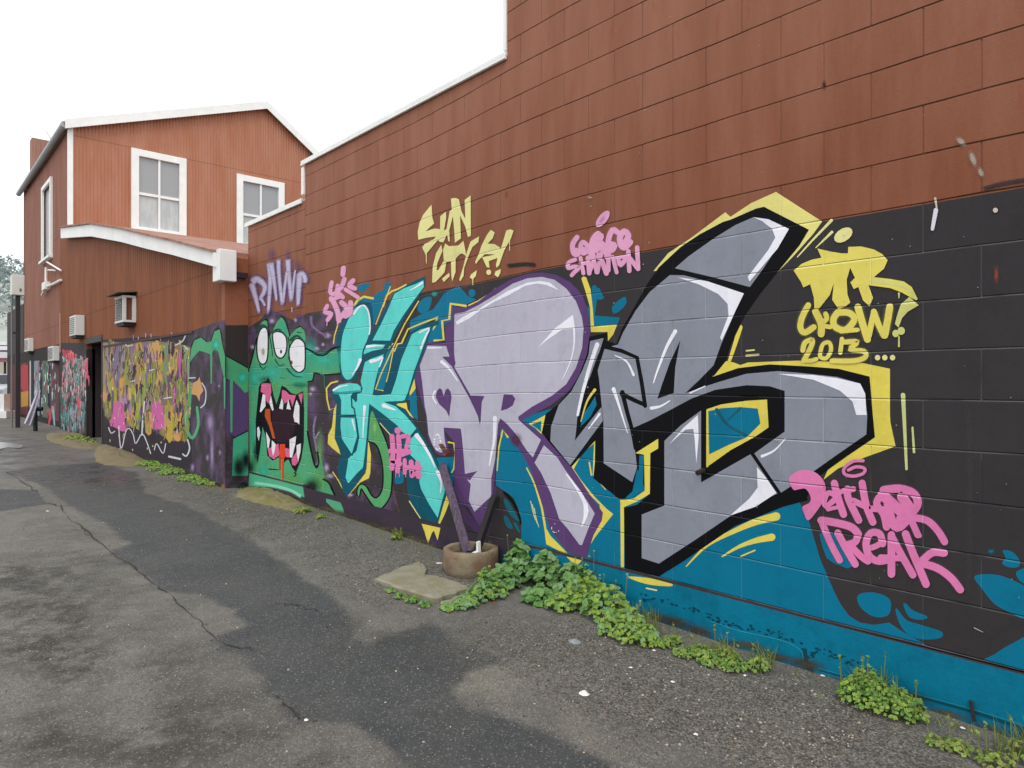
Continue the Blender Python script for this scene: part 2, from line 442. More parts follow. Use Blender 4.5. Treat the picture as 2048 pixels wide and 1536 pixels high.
DARK = region([
    ([(16, 944), (60, 962), (110, 985), (160, 1022), (235, 1062), (262, 1085), (225, 1100), (240, 1116), (292, 1154), (335, 1184), (400, 1190), (470, 1225), (500, 1250), (430, 1272), (439, 1285), (484, 1310), (530, 1360), (555, 1389), (604, 1440), (700, 1443), (770, 1482), (850, 1570), (1300, 1570), (1200, 1512), (1050, 1440), (960, 1415), (900, 1385), (925, 1345), (1000, 1325), (930, 1290), (870, 1243), (800, 1258), (740, 1290), (700, 1270), (700, 1220), (600, 1150), (520, 1090), (380, 1015), (300, 985), (270, 945), (200, 925), (100, 930)], .95),
    ([(-80, 975), (62, 978), (96, 1008), (0, 1022), (-80, 1026)], 1.0)], .022, .4)
BLOT = region([
    ([(-80, 1125), (60, 1110), (180, 1130), (235, 1205), (225, 1290), (150, 1375), (60, 1350), (-80, 1340)], 1.0),
    ([(-80, 1430), (100, 1415), (250, 1445), (420, 1400), (520, 1470), (560, 1570), (-80, 1570)], .9),
    ([(290, 1325), (365, 1320), (385, 1400), (330, 1450), (280, 1400)], .8),
    ([(640, 1240), (780, 1235), (900, 1250), (960, 1300), (860, 1330), (700, 1300)], .6),
    ([(1240, 1370), (1420, 1400), (1480, 1470), (1380, 1500), (1260, 1450)], .5),
    ([(380, 970), (600, 1010), (640, 1060), (520, 1075), (400, 1010)], .7)], .22, 1.6)
GRAV = region([
    ([(330, 930), (440, 968), (610, 1022), (760, 1075), (880, 1110), (960, 1190), (880, 1225), (720, 1195), (620, 1130), (500, 1065), (400, 1000), (310, 960)], 1.0),
    ([(1000, 1290), (1130, 1250), (1300, 1268), (1500, 1330), (1700, 1390), (2000, 1500), (2200, 1600), (1700, 1600), (1500, 1560), (1280, 1500), (1160, 1430), (1060, 1400)], 1.0),
    ([(960, 1240), (1120, 1260), (1100, 1330), (980, 1320), (900, 1290)], .7)], .14, 1.5)
PALE = region([([(905, 1350), (960, 1335), (1040, 1345), (1060, 1385), (1045, 1415), (980, 1405), (915, 1385)], 1.0),
    ([(1100, 1430), (1150, 1420), (1220, 1475), (1180, 1500)], .7), ([(1420, 1460), (1600, 1440), (1680, 1500), (1600, 1560), (1450, 1530)], .7),
    ([(560, 980 + 60), (640, 1065), (600, 1075)], .3), ([(200, 985), (300, 1000), (420, 1010), (330, 1030)], .6)], .06)
WET = region([([(-200, 860), (40, 865), (150, 905), (320, 960), (300, 985), (170, 975), (60, 965), (-200, 930)], 1.0)], .18)
GZ = GZ + vnoise(GX, GY_, .5, 5) * .012 + vnoise(GX, GY_, .09, 6) * .004 + GRAV * (vnoise(GX, GY_, .06, 7) * .007 + .003) - DARK * .004
GZ += np.clip((GX - 2.3) / .8, 0, 1) ** 2 * .02
far = (np.abs(GX) > 12) | (GY_ > 40); GZ = np.where(far, .03 + .0145 * 19 * (GY_ > 0), GZ)
# the street end is lower than the hill behind it; beyond 60 m the sheet stays level
nY, nX = GX.shape
gv = np.stack([GX, GY_, GZ], -1).reshape(-1, 3).astype(np.float32)
ii = (np.arange(nY - 1)[:, None] * nX + np.arange(nX - 1)[None, :]).reshape(-1)
gf = np.stack([ii, ii + 1, ii + nX + 1, ii + nX], -1).astype(np.int32)
me = bpy.data.meshes.new("ground"); me.vertices.add(len(gv)); me.vertices.foreach_set("co", gv.ravel())
me.loops.add(gf.size); me.loops.foreach_set("vertex_index", gf.ravel()); me.polygons.add(len(gf))
me.polygons.foreach_set("loop_start", np.arange(len(gf), dtype=np.int32) * 4)
me.polygons.foreach_set("loop_total", np.full(len(gf), 4, dtype=np.int32))
me.polygons.foreach_set("use_smooth", np.ones(len(gf), dtype=bool))
for nm, arr in (("old", DARK), ("blot", BLOT), ("grav", GRAV), ("pale", PALE), ("wet", WET)):
    at = me.attributes.new(nm, 'FLOAT', 'POINT'); at.data.foreach_set("value", arr.reshape(-1).astype(np.float32))
me.update(); me.validate()
ground = bpy.data.objects.new("ground", me); COL.objects.link(ground); tag(ground, "grey worn asphalt lane with darker patches", None, None, 'structure')
m, nt, b, P = mat_base("worn_asphalt")
def attr(nt, nm):
    a = nt.nodes.new("ShaderNodeAttribute"); a.attribute_name = nm; return a.outputs['Fac']
base = mix_(nt, smooth_(nt, noise_(nt, P, 2.2, 8, .72), .38, .62), lin('#6f6c66'), lin('#5f5d58'))
base = mix_(nt, attr(nt, "pale"), base, lin('#77746b'))
base = mix_(nt, attr(nt, "old"), base, mix_(nt, smooth_(nt, noise_(nt, P, 2.4, 5, .6), .3, .7), lin('#3e4143'), lin('#4a4b4a')))
bl = math_(nt, 'MULTIPLY', attr(nt, "blot"), smooth_(nt, noise_(nt, P, 5, 6, .7, (1, 1, 1)), .36, .6))
base = mix_(nt, bl, base, lin('#3d3b37'))
gr = attr(nt, "grav")
vo = nt.nodes.new("ShaderNodeTexVoronoi"); nt.links.new(P, vo.inputs['Vector']); vo.inputs['Scale'].default_value = 115
rbw = nt.nodes.new("ShaderNodeRGBToBW"); nt.links.new(vo.outputs['Color'], rbw.inputs[0])
gcol = nt.nodes.new("ShaderNodeValToRGB"); e = gcol.color_ramp.elements
e[0].position = .2; e[0].color = (*lin('#383632'), 1); e[1].position = .85; e[1].color = (*lin('#8c887d'), 1)
x_ = gcol.color_ramp.elements.new(.5); x_.color = (*lin('#5c5953'), 1)
nt.links.new(rbw.outputs[0], gcol.inputs[0])
base = mix_(nt, math_(nt, 'MULTIPLY', gr, .6), base, gcol.outputs[0])
fn = noise_(nt, P, 160, 3, .8); v2 = nt.nodes.new("ShaderNodeTexVoronoi"); nt.links.new(P, v2.inputs['Vector']); v2.inputs['Scale'].default_value = 190
r2 = nt.nodes.new("ShaderNodeRGBToBW"); nt.links.new(v2.outputs['Color'], r2.inputs[0])
base = mix_(nt, 1.0, base, math_(nt, 'ADD', math_(nt, 'MULTIPLY', r2.outputs[0], .8), .6), 'MULTIPLY')
base = mix_(nt, 1.0, base, math_(nt, 'ADD', math_(nt, 'MULTIPLY', noise_(nt, P, 14, 7, .75), .7), .65), 'MULTIPLY')
base = mix_(nt, math_(nt, 'MULTIPLY', math_(nt, 'GREATER_THAN', noise_(nt, P, 26, 5, .7), .66), .35), base, lin('#3a3833'))
spk = math_(nt, 'GREATER_THAN', r2.outputs[0], .83)
base = mix_(nt, math_(nt, 'MULTIPLY', spk, .38), base, lin('#a39d90'))
wet = attr(nt, "wet")
base = mix_(nt, wet, base, mix_(nt, 1.0, base, (.72, .74, .78), 'MULTIPLY'))
nt.links.new(base, b.inputs['Base Color'])
rg = math_(nt, 'SUBTRACT', .82, math_(nt, 'MULTIPLY', wet, math_(nt, 'MULTIPLY', smooth_(nt, noise_(nt, P, 3, 5, .6), .35, .6), .5)))
rg = math_(nt, 'SUBTRACT', rg, math_(nt, 'MULTIPLY', attr(nt, "old"), .1))
nt.links.new(rg, b.inputs['Roughness']); b.inputs['Specular IOR Level'].default_value = .35
bp = nt.nodes.new("ShaderNodeBump"); bp.inputs['Strength'].default_value = .7; bp.inputs['Distance'].default_value = .004
hgt = math_(nt, 'ADD', math_(nt, 'MULTIPLY', r2.outputs[0], .6), math_(nt, 'MULTIPLY', math_(nt, 'MULTIPLY', vo.outputs['Distance'], -1.4), gr))
nt.links.new(hgt, bp.inputs['Height']); nt.links.new(bp.outputs[0], b.inputs['Normal'])
me.materials.append(m)

def ground_z(x, y):
    i = int(np.clip(np.searchsorted(ys, y), 1, len(ys) - 1)); j = int(np.clip(np.searchsorted(xs, x), 1, len(xs) - 1))
    return float(max(GZ[i, j], GZ[i - 1, j - 1]))
# cracks filled with dark grit
dirt = simple("crack_grit", '#3b3833', .95, .3)
def crack(pts, w, name="crack"):
    mb = MB(); rnd = random.Random(len(pts)); P3 = []
    for a, b_ in zip(pts, pts[1:]):
        k = max(2, int(math.hypot(b_[0] - a[0], b_[1] - a[1]) / 7))
        for j in range(k):
            t = j / k; P3.append((a[0] + (b_[0] - a[0]) * t + rnd.uniform(-4, 4), a[1] + (b_[1] - a[1]) * t + rnd.uniform(-2.5, 2.5)))
    P3 = [onG(*p) for p in P3]; vs = []
    for i, p in enumerate(P3):
        a, c = Vector(P3[max(i - 1, 0)]), Vector(P3[min(i + 1, len(P3) - 1)]); d = (c - a).normalized(); n = Vector((-d.y, d.x, 0))
        ww = w * rnd.choice((.12, .25, .5, .8, .9, .35)) * rnd.uniform(.4, 1.0) * .5
        for s in (-1, 1):
            q = Vector(p) + n * ww * s; vs.append((q.x, q.y, ground_z(q.x, q.y) + .004))
    mb.add(vs, [(2 * i, 2 * i + 1, 2 * i + 3, 2 * i + 2) for i in range(len(P3) - 1)], dirt)
    o = mb.build(name); tag(o, None, None, None, 'structure'); return o
crack([(16, 944), (49, 966), (77, 988), (90, 1007), (120, 1012), (131, 1031), (153, 1048), (180, 1070), (205, 1092), (235, 1113), (268, 1132), (292, 1154), (325, 1182), (340, 1190)], .028)
crack([(335, 1186), (350, 1200), (381, 1227), (418, 1262), (430, 1278), (460, 1290), (517, 1298)], .014)
crack([(555, 1389), (575, 1410), (604, 1440)], .022)
crack([(553, 1206), (590, 1210), (640, 1222)], .018)
crack([(150, 1060), (168, 1062), (185, 1078)], .02)

# puddle at the far left
mb = MB(); pts = cat([(-60, 886), (0, 884), (22, 886), (44, 890), (40, 896), (14, 895), (-10, 900), (-60, 903)])
mb.add([onG(p[0], p[1], .012) for p in pts], [tuple(range(len(pts)))])
m, nt, b, P = mat_base("puddle_water"); b.inputs['Base Color'].default_value = (.30, .31, .33, 1); b.inputs['Roughness'].default_value = .22  # pale base colour stands in for the white sky's reflection
o = mb.build("puddle", m); tag(o, None, None, None, 'structure')

# ================================================================ BLOCK WALL
def brick_brown():
    m, nt, b, P = mat_base("brown_painted_blocks")
    s = nt.nodes.new("ShaderNodeSeparateXYZ"); nt.links.new(P, s.inputs[0])
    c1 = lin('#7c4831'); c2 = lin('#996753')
    up = smooth_(nt, s.outputs[2], 1.8, 3.6)  # paler towards the top: skylight and weathering put into the paint colour
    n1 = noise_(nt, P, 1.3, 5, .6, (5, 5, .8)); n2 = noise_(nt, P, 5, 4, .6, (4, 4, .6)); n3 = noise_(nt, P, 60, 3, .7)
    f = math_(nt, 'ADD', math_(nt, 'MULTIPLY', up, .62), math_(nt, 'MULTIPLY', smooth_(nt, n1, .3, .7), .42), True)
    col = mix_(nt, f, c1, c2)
    rustf = math_(nt, 'MULTIPLY', smooth_(nt, n2, .56, .72), .5)
    col = mix_(nt, rustf, col, lin('#8c5238'))
    g = nt.nodes.new("ShaderNodeGroup"); g.node_tree = jg
    col = mix_(nt, 1.0, col, math_(nt, 'ADD', math_(nt, 'MULTIPLY', math_(nt, 'SUBTRACT', g.outputs['Tone'], .5), .06), 1.0), 'MULTIPLY')
    col = mix_(nt, 1.0, col, math_(nt, 'ADD', math_(nt, 'MULTIPLY', math_(nt, 'SUBTRACT', n3, .5), .22), 1.0), 'MULTIPLY')
    # dark gaps, plus groove shade put into colour, more at the near (right) end
    jn = noise_(nt, P, 1.4, 4, .6); near = smooth_(nt, s.outputs[1], 9, .5)
    jf = math_(nt, 'MULTIPLY', g.outputs['Joint'], math_(nt, 'ADD', math_(nt, 'MULTIPLY', near, .35), smooth_(nt, jn, .4, .62), True))
    col = mix_(nt, math_(nt, 'MULTIPLY', jf, .8), col, lin('#3a2622'))
    # chips showing bare block
    ch = noise_(nt, P, 9, 8, .75); col = mix_(nt, smooth_(nt, ch, .735, .745), col, lin('#9a9088'))
    nt.links.new(col, b.inputs['Base Color']); b.inputs['Roughness'].default_value = .65; b.inputs['Specular IOR Level'].default_value = .12
    bp = nt.nodes.new("ShaderNodeBump"); bp.inputs['Strength'].default_value = 1.0; bp.inputs['Distance'].default_value = .007
    nt.links.new(g.outputs['Height'], bp.inputs['Height']); nt.links.new(bp.outputs[0], b.inputs['Normal'])
    return m
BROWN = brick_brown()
white = simple("white_trim_paint", '#f1f1ee', .5, .10, 5, 0, .001)
dirty_white = simple("weathered_white_paint", '#cfd0cc', .6, .12, 6, 0, .002, c2='#b9b9b2')
wall = empty("block_wall", (WX, 3.5, .1), "long stepped wall of brown painted concrete blocks covered in graffiti letters", "wall")
mb = MB(); th = .2
prof = [(-6, 6.6), (3.43, 6.6), (3.43, 3.62), (6.5, 3.62), (6.5, 3.24), (8.0, 3.24)]
low = [(8.0, .330), (6.5, .330)] + [(y, zD(y) + .011) for y in (6.45, 5.5, 4.5, 3.5, 3.0, 0, -6)]
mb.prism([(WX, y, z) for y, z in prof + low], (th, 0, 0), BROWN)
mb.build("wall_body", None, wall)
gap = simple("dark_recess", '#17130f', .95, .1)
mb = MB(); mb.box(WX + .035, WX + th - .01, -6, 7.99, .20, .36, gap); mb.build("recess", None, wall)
# plinth: rough footing below the recess
mb = MB(); pl = []
for y in (-6, 0, 3.0, 3.5, 4.5, 6.45): pl.append((y, zD(y)))
pl += [(6.52, .318), (8.0, .318)]
vs = []
mb.prism([(PX, y, z) for y, z in pl] + [(PX, 8.0, -.15), (PX, -6, -.15)], (.16, 0, 0), paint('#453f44', 'plain', .8, .3))
mb.build("plinth", None, wall)
def coping(pts3, w, h, name="coping"):
    mb = MB()
    for a, b_ in zip(pts3, pts3[1:]):
        pass
    return mb
for (y0, y1, z) in ((3.43, 6.56, 3.62), (6.56, 8.06, 3.24)):
    mb = MB(); mb.box(WX - .022, WX + th + .03, y0, y1, z + .002, z + .03, white, .004); mb.box(WX - .026, WX - .004, y0, y1, z - .022, z + .0015, white, .003)
    mb.build("coping", None, wall, "white metal flashing along the top edge")
mb = MB(); mb.box(WX - .02, WX + th, 6.503, 6.555, 3.30, 3.58, white, .003); mb.build("flashing", None, wall)
mb = MB(); mb.box(WX - .014, WX + th + .004, 3.433, 3.462, 3.66, 6.6, white, .003); mb.build("flashing", None, wall)
mb = MB(); p = onX(1407, 940, WX); mb.tube([(WX + .01, p[1], p[2]), (WX - .05, p[1] + .004, p[2] - .012)], .014, simple("rusty_dark_pipe", '#2a2220', .7), 12)
mb.build("pipe_stub", None, wall, "short black pipe stub sticking out of the grey letter")
mb = MB(); a = onX(1943, 1400, PX); b2 = onX(1951, 1440, PX); mb.tube([(PX - .01, a[1], a[2]), (PX - .016, b2[1], b2[2])], .007, simple("rusty_dark_pipe", '#2a2220', .7), 8)
mb.build("steel_rod", None, wall)

# ================================================================ LEAN-TO BUILDING
lean = empty("lean_to_building", (LX, 12, .2), "brown ribbed single storey lean-to with curved white bargeboard and painted lower wall", "building")
M_lean = ribbed("brown_ribbed_cladding", '#8c5639', 1, .11, '#7c4a34', .008)
M_end = paint('#935c45', 'plain', .65, .2)
M_low = paint('#3c3537', 'plain', .7, .25)
RP = [(8.0, 2.87), (8.3, 2.94), (9.5, 3.22), (10.77, 3.50), (12.26, 3.84), (14.5, 4.30), (17.5, 4.73)]
def zr(y):
    for (a, za), (b_, zb) in zip(RP, RP[1:]):
        if y <= b_: return za + (zb - za) * (y - a) / (b_ - a)
    return RP[-1][1]
DY0, DY1, DZ = 14.17, 15.56, 2.20
def strip(y0, y1, z0, mat, zt=None):
    y_ = [y0] + [p[0] for p in RP if y0 < p[0] < y1] + [y1]
    top = [(LX, y, (zr(y) - .03) if zt is None else zt) for y in y_]
    return MB().prism(top + [(LX, y1, z0), (LX, y0, z0)], (.15, 0, 0), mat)
LZ = 2.03     # height of the change from cladding to painted board on the lane face
mb = MB()
for y0, y1, z0 in ((8.101, DY0, LZ), (DY0, DY1, DZ), (DY1, 18.4, LZ)):
    y_ = [y0] + [p_[0] for p_ in RP if y0 < p_[0] < y1] + [y1]
    mb.prism([(LX, y, zr(y) - .03) for y in y_] + [(LX, y1, z0), (LX, y0, z0)], (.15, 0, 0), M_lean)
mb.build("cladding", None, lean)
mb = MB(); mb.box(LX + .0, LX + .15, 8.101, DY0, -.1, LZ - .001, M_low); mb.box(LX + .0, LX + .15, DY1, 18.4, -.1, LZ - .001, M_low)
mb.build("lower_wall", None, lean)
# end face towards the camera
mb = MB(); mb.box(LX, 6.4, 8.0, 8.1, -.1, 2.84, M_end); mb.build("end_wall", None, lean)
mb = MB(); mb.box(LX + .1, LX + 1.0, DY0 - .1, DY0 + .0, -.1, 2.3, M_low); mb.box(LX + .1, LX + 1.0, DY1, DY1 + .1, -.1, 2.3, M_low); mb.box(LX + .15, LX + 1.0, DY0, DY1, 2.2, 2.3, M_low)
mb.build("doorway_lining", None, lean)
mb = MB(); mb.box(LX + .55, LX + .6, DY0 + .02, DY1 - .02, .1, 2.18, simple("dark_door_paint", '#3a3433', .6), .01)
d_ = mb.build("door", None, lean, "dark door set back in the doorway")
mb = MB(); mb.box(LX - .01, LX + .15, DY0 - .02, DY0 + .04, .1, 2.2, simple("dark_door_paint", '#3a3433', .6)); mb.box(LX - .01, LX + .15, DY0, DY1, 2.13, 2.25, simple("dark_door_paint", '#3a3433', .6)); mb.build("door_frame", None, lean)
mb = MB(); top = [(2.70, y, z) for y, z in RP]; bot = [(2.70, y, z - .16 - .06 * min(1, (y - 8) / 6)) for y, z in RP]
mb.prism(top + bot[::-1], (.05, 0, 0), white); mb.build("barge_board", None, lean)
mb = MB()
for (a, za), (b_, zb) in zip(RP, RP[1:]):
    mb.prism([(2.66, a, za + .004), (2.66, b_, zb + .004), (2.66, b_, zb + .034), (2.66, a, za + .034)], (3.6, 0, 0), simple("rusty_roof_iron", '#8a5a48', .7, .2, 4, 0, .003, c2='#a0796a'))
mb.build("roof", None, lean)
mb = MB(); mb.box(2.735, 2.93, 7.90, 8.12, 2.545, 2.905, white, .006); mb.build("gutter_box", None, lean, "white box closing the gutter end at the low corner")
mb = MB(); mb.box(2.94, 3.06, 7.9, 7.995, 2.60, 2.66, simple("black_gutter", '#26262a', .5)); mb.build("gutter", None, lean)
mb = MB(); mb.box(LX - .02, LX - .001, 18.3, 18.36, 2.05, 2.95, simple("pinkish_trim", '#b08a7c', .6)); mb.build("corner_trim", None, lean)
# ledge strip between cladding and board
mb = MB(); mb.box(LX - .012, LX + .011, 9.1, DY0 - .06, LZ - .02, LZ + .012, simple("dark_batten", '#4a3029', .7)); mb.build("batten", None, lean)

# ================================================================ TWO STOREY GABLED BUILDING
gab = empty("gabled_building", (LX, 20, .3), "two storey brown corrugated iron building with white trimmed gable and tall windows", "building")
M_gab = ribbed("brown_corrugated_iron", '#b0745a', 0, .07, '#b8826b', .009)
M_side = ribbed("brown_corrugated_side", '#996a5a', 1, .11, '#8b5c4d', .012)
GE = GY + .0
gl, gr_, rx_ = LX + .03, 8.75, 7.22
def roofz(x):
    return 7.02 + (8.62 - 7.02) * (x - gl) / (rx_ - gl) if x < rx_ else 8.62 - (8.62 - 7.55) * (x - rx_) / (gr_ - rx_)
wins = [(4.07, 5.27, 4.87, 6.80), (6.48, 7.74, 4.80, 6.70)]
fr = .17
mb = MB()
def wallpiece(x0, x1, z0, z1=None):
    top = []
    xs_ = [x0] + ([rx_] if x0 < rx_ < x1 else []) + [x1]
    if z1 is None: top = [(x, GE, roofz(x) - .02) for x in xs_]
    else: top = [(x0, GE, z1), (x1, GE, z1)]
    mb.prism([(x1, GE, z0), (x0, GE, z0)] + top, (0, .15, 0), M_gab)
holes = [(a + fr * .6, b_ - fr * .6, c + fr * .6, d + -fr * .6) for a, b_, c, d in wins]
(h1, h2) = holes
wallpiece(gl, h1[0], 2.5); wallpiece(h1[0], h1[1], 2.5, h1[2]); wallpiece(h1[0], h1[1], h1[3]); wallpiece(h1[1], h2[0], 2.5)
wallpiece(h2[0], h2[1], 2.5, h2[2]); wallpiece(h2[0], h2[1], h2[3]); wallpiece(h2[1], gr_, 2.5)
mb.build("gable_wall", None, gab)
glass = bpy.data.materials.new("window_glass"); glass.use_nodes = True
gb_ = glass.node_tree.nodes['Principled BSDF']; gb_.inputs['Base Color'].default_value = (.32, .33, .34, 1); gb_.inputs['Roughness'].default_value = .15; gb_.inputs['Specular IOR Level'].default_value = .6
glass_lo = simple("net_curtain_glass", '#c2c6c6', .25, .08, 3, 0, .0, c2='#b3b8b8', sc3=(3, 3, 1))
for wi, (x0, x1, z0, z1) in enumerate(wins):
    f = .16; mb = MB(); yf = GE - .05
    mb.box(x0, x0 + f, yf, GE + .02, z0, z1, white, .004); mb.box(x1 - f, x1, yf, GE + .02, z0, z1, white, .004)
    mb.box(x0 + f, x1 - f, yf, GE + .02, z1 - f, z1 - .002, white, .004); mb.box(x0 + f, x1 - f, yf, GE + .02, z0 + .002, z0 + f * .8, white, .004)
    mb.box(x0 - .03, x1 + .03, yf - .05, GE - .01, z0 - .06, z0 - .001, white, .004)
    w = mb.build("window", None, gab, "left hand white framed sash window" if wi == 0 else "right hand white framed sash window, partly behind the stepped wall")
    zm = z0 + (z1 - z0) * .47; xm = (x0 + x1) / 2
    mb = MB(); mb.box(x0 + f, x1 - f, GE + .03, GE + .05, z0 + f * .8, zm, glass_lo); mb.box(x0 + f, x1 - f, GE + .02, GE + .04, zm, z1 - f, glass); mb.build("pane", None, w)
    mb = MB(); mb.box(xm - .022, xm + .022, GE - .02, GE + .018, z0 + f * .8, z1 - f, white); mb.box(x0 + f, xm - .023, GE - .015, GE + .018, zm - .03, zm + .03, white); mb.box(xm + .023, x1 - f, GE - .015, GE + .018, zm - .03, zm + .03, white)
    mb.build("glazing_bar", None, w)
# lane side wall
SY1 = 24.5
mb = MB(); hy0, hy1, hz0, hz1 = 19.7, 20.85, 4.55, 6.25
for y0, y1, z0, z1 in ((GE + .15, hy0, 2.26, 6.95), (hy0, hy1, 2.26, hz0), (hy0, hy1, hz1, 6.95), (hy1, SY1, 2.26, 6.95)):
    mb.box(gl, gl + .15, y0, y1, z0, z1, M_side)
mb.build("side_wall", None, gab)
M_black = paint('#34302f', 'plain', .75, .25)
mb = MB(); mb.box(gl + .01, gl + .15, 18.4, 28.5, -.1, 2.255, M_black); mb.box(gl + .005, gl + .15, 21.8, SY1, 2.2551, 3.74, paint('#4a4746', 'plain', .75, .2)); mb.box(gl + .01, gl + .15, SY1, 28.5, 2.2551, 3.70, paint('#4a4746', 'plain', .75, .2))
mb.build("ground_floor_wall", None, gab, "blackened ground floor wall")
mb = MB(); mb.box(gl - .05, gl + .02, hy0 - .12, hy0, hz0 - .1, hz1 + .1, white); mb.box(gl - .05, gl + .02, hy1, hy1 + .12, hz0 - .1, hz1 + .1, white); mb.box(gl - .05, gl + .02, hy0, hy1, hz1, hz1 + .1, white); mb.box(gl - .1, gl + .02, hy0 - .15, hy1 + .15, hz0 - .16, hz0 - .101, white)
w = mb.build("window", None, gab, "narrow white window on the lane side")
mb = MB(); mb.box(gl + .04, gl + .06, hy0, hy1, hz0 - .1, hz1, glass_lo); mb.build("pane", None, w)
# back, roof, trims
mb = MB(); mb.prism([(gl, SY1, 2.3), (gr_, SY1, 2.3), (gr_, SY1, roofz(gr_)), (rx_, SY1, roofz(rx_)), (gl, SY1, roofz(gl))], (0, -.1, 0), M_gab); mb.build("back_wall", None, gab)
mb = MB(); roofm = simple("pale_roof_iron", '#a9a6a2', .5, .15, 3, 0, .003)
for x0, x1 in ((gl - .12, rx_), (rx_, gr_ + .12)):
    za, zb = (roofz(gl) - .045, roofz(rx_)) if x1 == rx_ else (roofz(rx_), roofz(gr_) - .05)
    mb.prism([(x0, GE - .14, za + .03), (x1, GE - .14, zb + .03), (x1, GE - .14, zb + .07), (x0, GE - .14, za + .07)], (0, SY1 - GE + .24, 0), roofm)
mb.build("roof", None, gab)
mb = MB()
for x0, x1, za, zb in ((gl - .1, rx_, roofz(gl) - .04, roofz(rx_)), (rx_, gr_ + .1, roofz(rx_), roofz(gr_) - .06)):
    mb.prism([(x0, GE - .16, za - .10), (x1, GE - .16, zb - .10), (x1, GE - .16, zb + .10), (x0, GE - .16, za + .10)], (0, .03, 0), white)
mb.build("barge_board", None, gab, "white bargeboard along the gable")
mb = MB(); mb.box(gl - .03, gl + .07, GE - .03, GE + .05, 4.82, 7.0, white, .004); mb.build("corner_trim", None, gab)
mb = MB(); mb.tube([(gl - .11, GE - .1, 6.98), (gl - .11, SY1 + .1, 6.93)], .07, simple("grey_gutter", '#a7adb0', .45), 10); mb.build("gutter", None, gab)
mb = MB(); mb.box(2.96, 5.6, 23.7, 24.1, 6.9, 8.42, ribbed("brown_parapet_iron", '#95695b', 0, .12, '#a07a6d')); mb.build("parapet", None, gab, "brown parapet standing above the roof behind the gutter")
mb = MB(); mb.tube([(3.4, 22.9, 7.2), (3.4, 22.9, 8.1)], .03, white, 6); mb.tube([(3.4, 22.9, 8.1), (3.2, 22.9, 8.45)], .03, white, 6); mb.build("vent_pipe", None, gab)
mb = MB()
q = lambda px, py, d=.06: tuple(onX(px, py, gl - d))
mb.tube([q(92, 535), q(92, 574), q(84, 590)], .03, white, 6); mb.tube([q(92, 574), q(107, 568), q(122, 560)], .03, white, 6); mb.tube([q(94, 524), q(122, 541)], .022, white, 6); mb.tube([q(96, 540), q(110, 541)], .018, white, 6)
mb.box(gl - .12, gl - .001, *sorted((q(89, 570)[1], q(95, 570)[1])), q(92, 580)[2], q(92, 565)[2], white, .004)
mb.build("conduit", None, gab, "white conduit frame on the side wall")

# ================================================================ THE PAINTED MURAL ON THE BLOCK WALL
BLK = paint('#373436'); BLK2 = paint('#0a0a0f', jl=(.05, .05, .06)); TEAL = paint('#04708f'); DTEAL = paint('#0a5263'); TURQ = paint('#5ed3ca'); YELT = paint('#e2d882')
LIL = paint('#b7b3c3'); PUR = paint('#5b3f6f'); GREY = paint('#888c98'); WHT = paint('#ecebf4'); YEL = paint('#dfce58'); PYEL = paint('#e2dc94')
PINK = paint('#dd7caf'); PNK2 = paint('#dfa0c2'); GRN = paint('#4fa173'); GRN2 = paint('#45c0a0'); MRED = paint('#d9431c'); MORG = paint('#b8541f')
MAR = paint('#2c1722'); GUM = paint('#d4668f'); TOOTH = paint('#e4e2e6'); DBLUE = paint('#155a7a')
def galaxy(surf):
    m, nt, b, P = mat_base("purple_black_paint_" + surf)
    n1 = noise_(nt, P, 4.5, 5, .65); n2 = noise_(nt, P, 60, 3, .7)
    col = mix_(nt, smooth_(nt, n1, .44, .62), lin('#332d31'), lin('#57435f'))
    col = mix_(nt, math_(nt, 'GREATER_THAN', noise_(nt, P, 38, 2, .5), .76), col, lin('#a58db5'))
    col = mix_(nt, 1.0, col, math_(nt, 'ADD', math_(nt, 'MULTIPLY', n2, .4), .8), 'MULTIPLY')
    if surf == 'block':
        g = nt.nodes.new("ShaderNodeGroup"); g.node_tree = jg
        jf = math_(nt, 'MULTIPLY', g.outputs['Joint'], smooth_(nt, noise_(nt, P, 3, 2), .45, .6))
        col = mix_(nt, math_(nt, 'MULTIPLY', jf, .4), col, lin('#7a6c80'))  # joints lightened: light caught on their edges, put into the colour
        bp = nt.nodes.new("ShaderNodeBump"); bp.inputs['Strength'].default_value = .9; bp.inputs['Distance'].default_value = .006
        nt.links.new(g.outputs['Height'], bp.inputs['Height']); nt.links.new(bp.outputs[0], b.inputs['Normal'])
    nt.links.new(col, b.inputs['Base Color']); b.inputs['Roughness'].default_value = .65; b.inputs['Specular IOR Level'].default_value = .3
    return m
GAL, GALP = galaxy('block'), galaxy('plain')
A = Z(640, 540, 5.908); B = Z(640, 800, 5.486); R = Z(820, 540, 5.12); R2 = Z(820, 820, 5.12)
SU = Z(1024, 350, 3.2); SR = Z(1408, 350, 3.2); L = Z(1024, 750, 3.2); S8 = Z(1408, 850, 2.239)
D = Z(1580, 450, 5.485); SEN = Z(1570, 900, 5.121); U = Z(820, 370, 7.682); G = Z(1120, 410, 10.24); RW = Z(480, 480, 7.681)
M1 = Z(480, 620, 7.68); M2 = Z(480, 780, 7.68); ML = Z(360, 600, 3.84); W_ = Z(500, 900, 10.24); YM = Z(180, 620, 4.042); VM = Z(100, 600, 5.12)

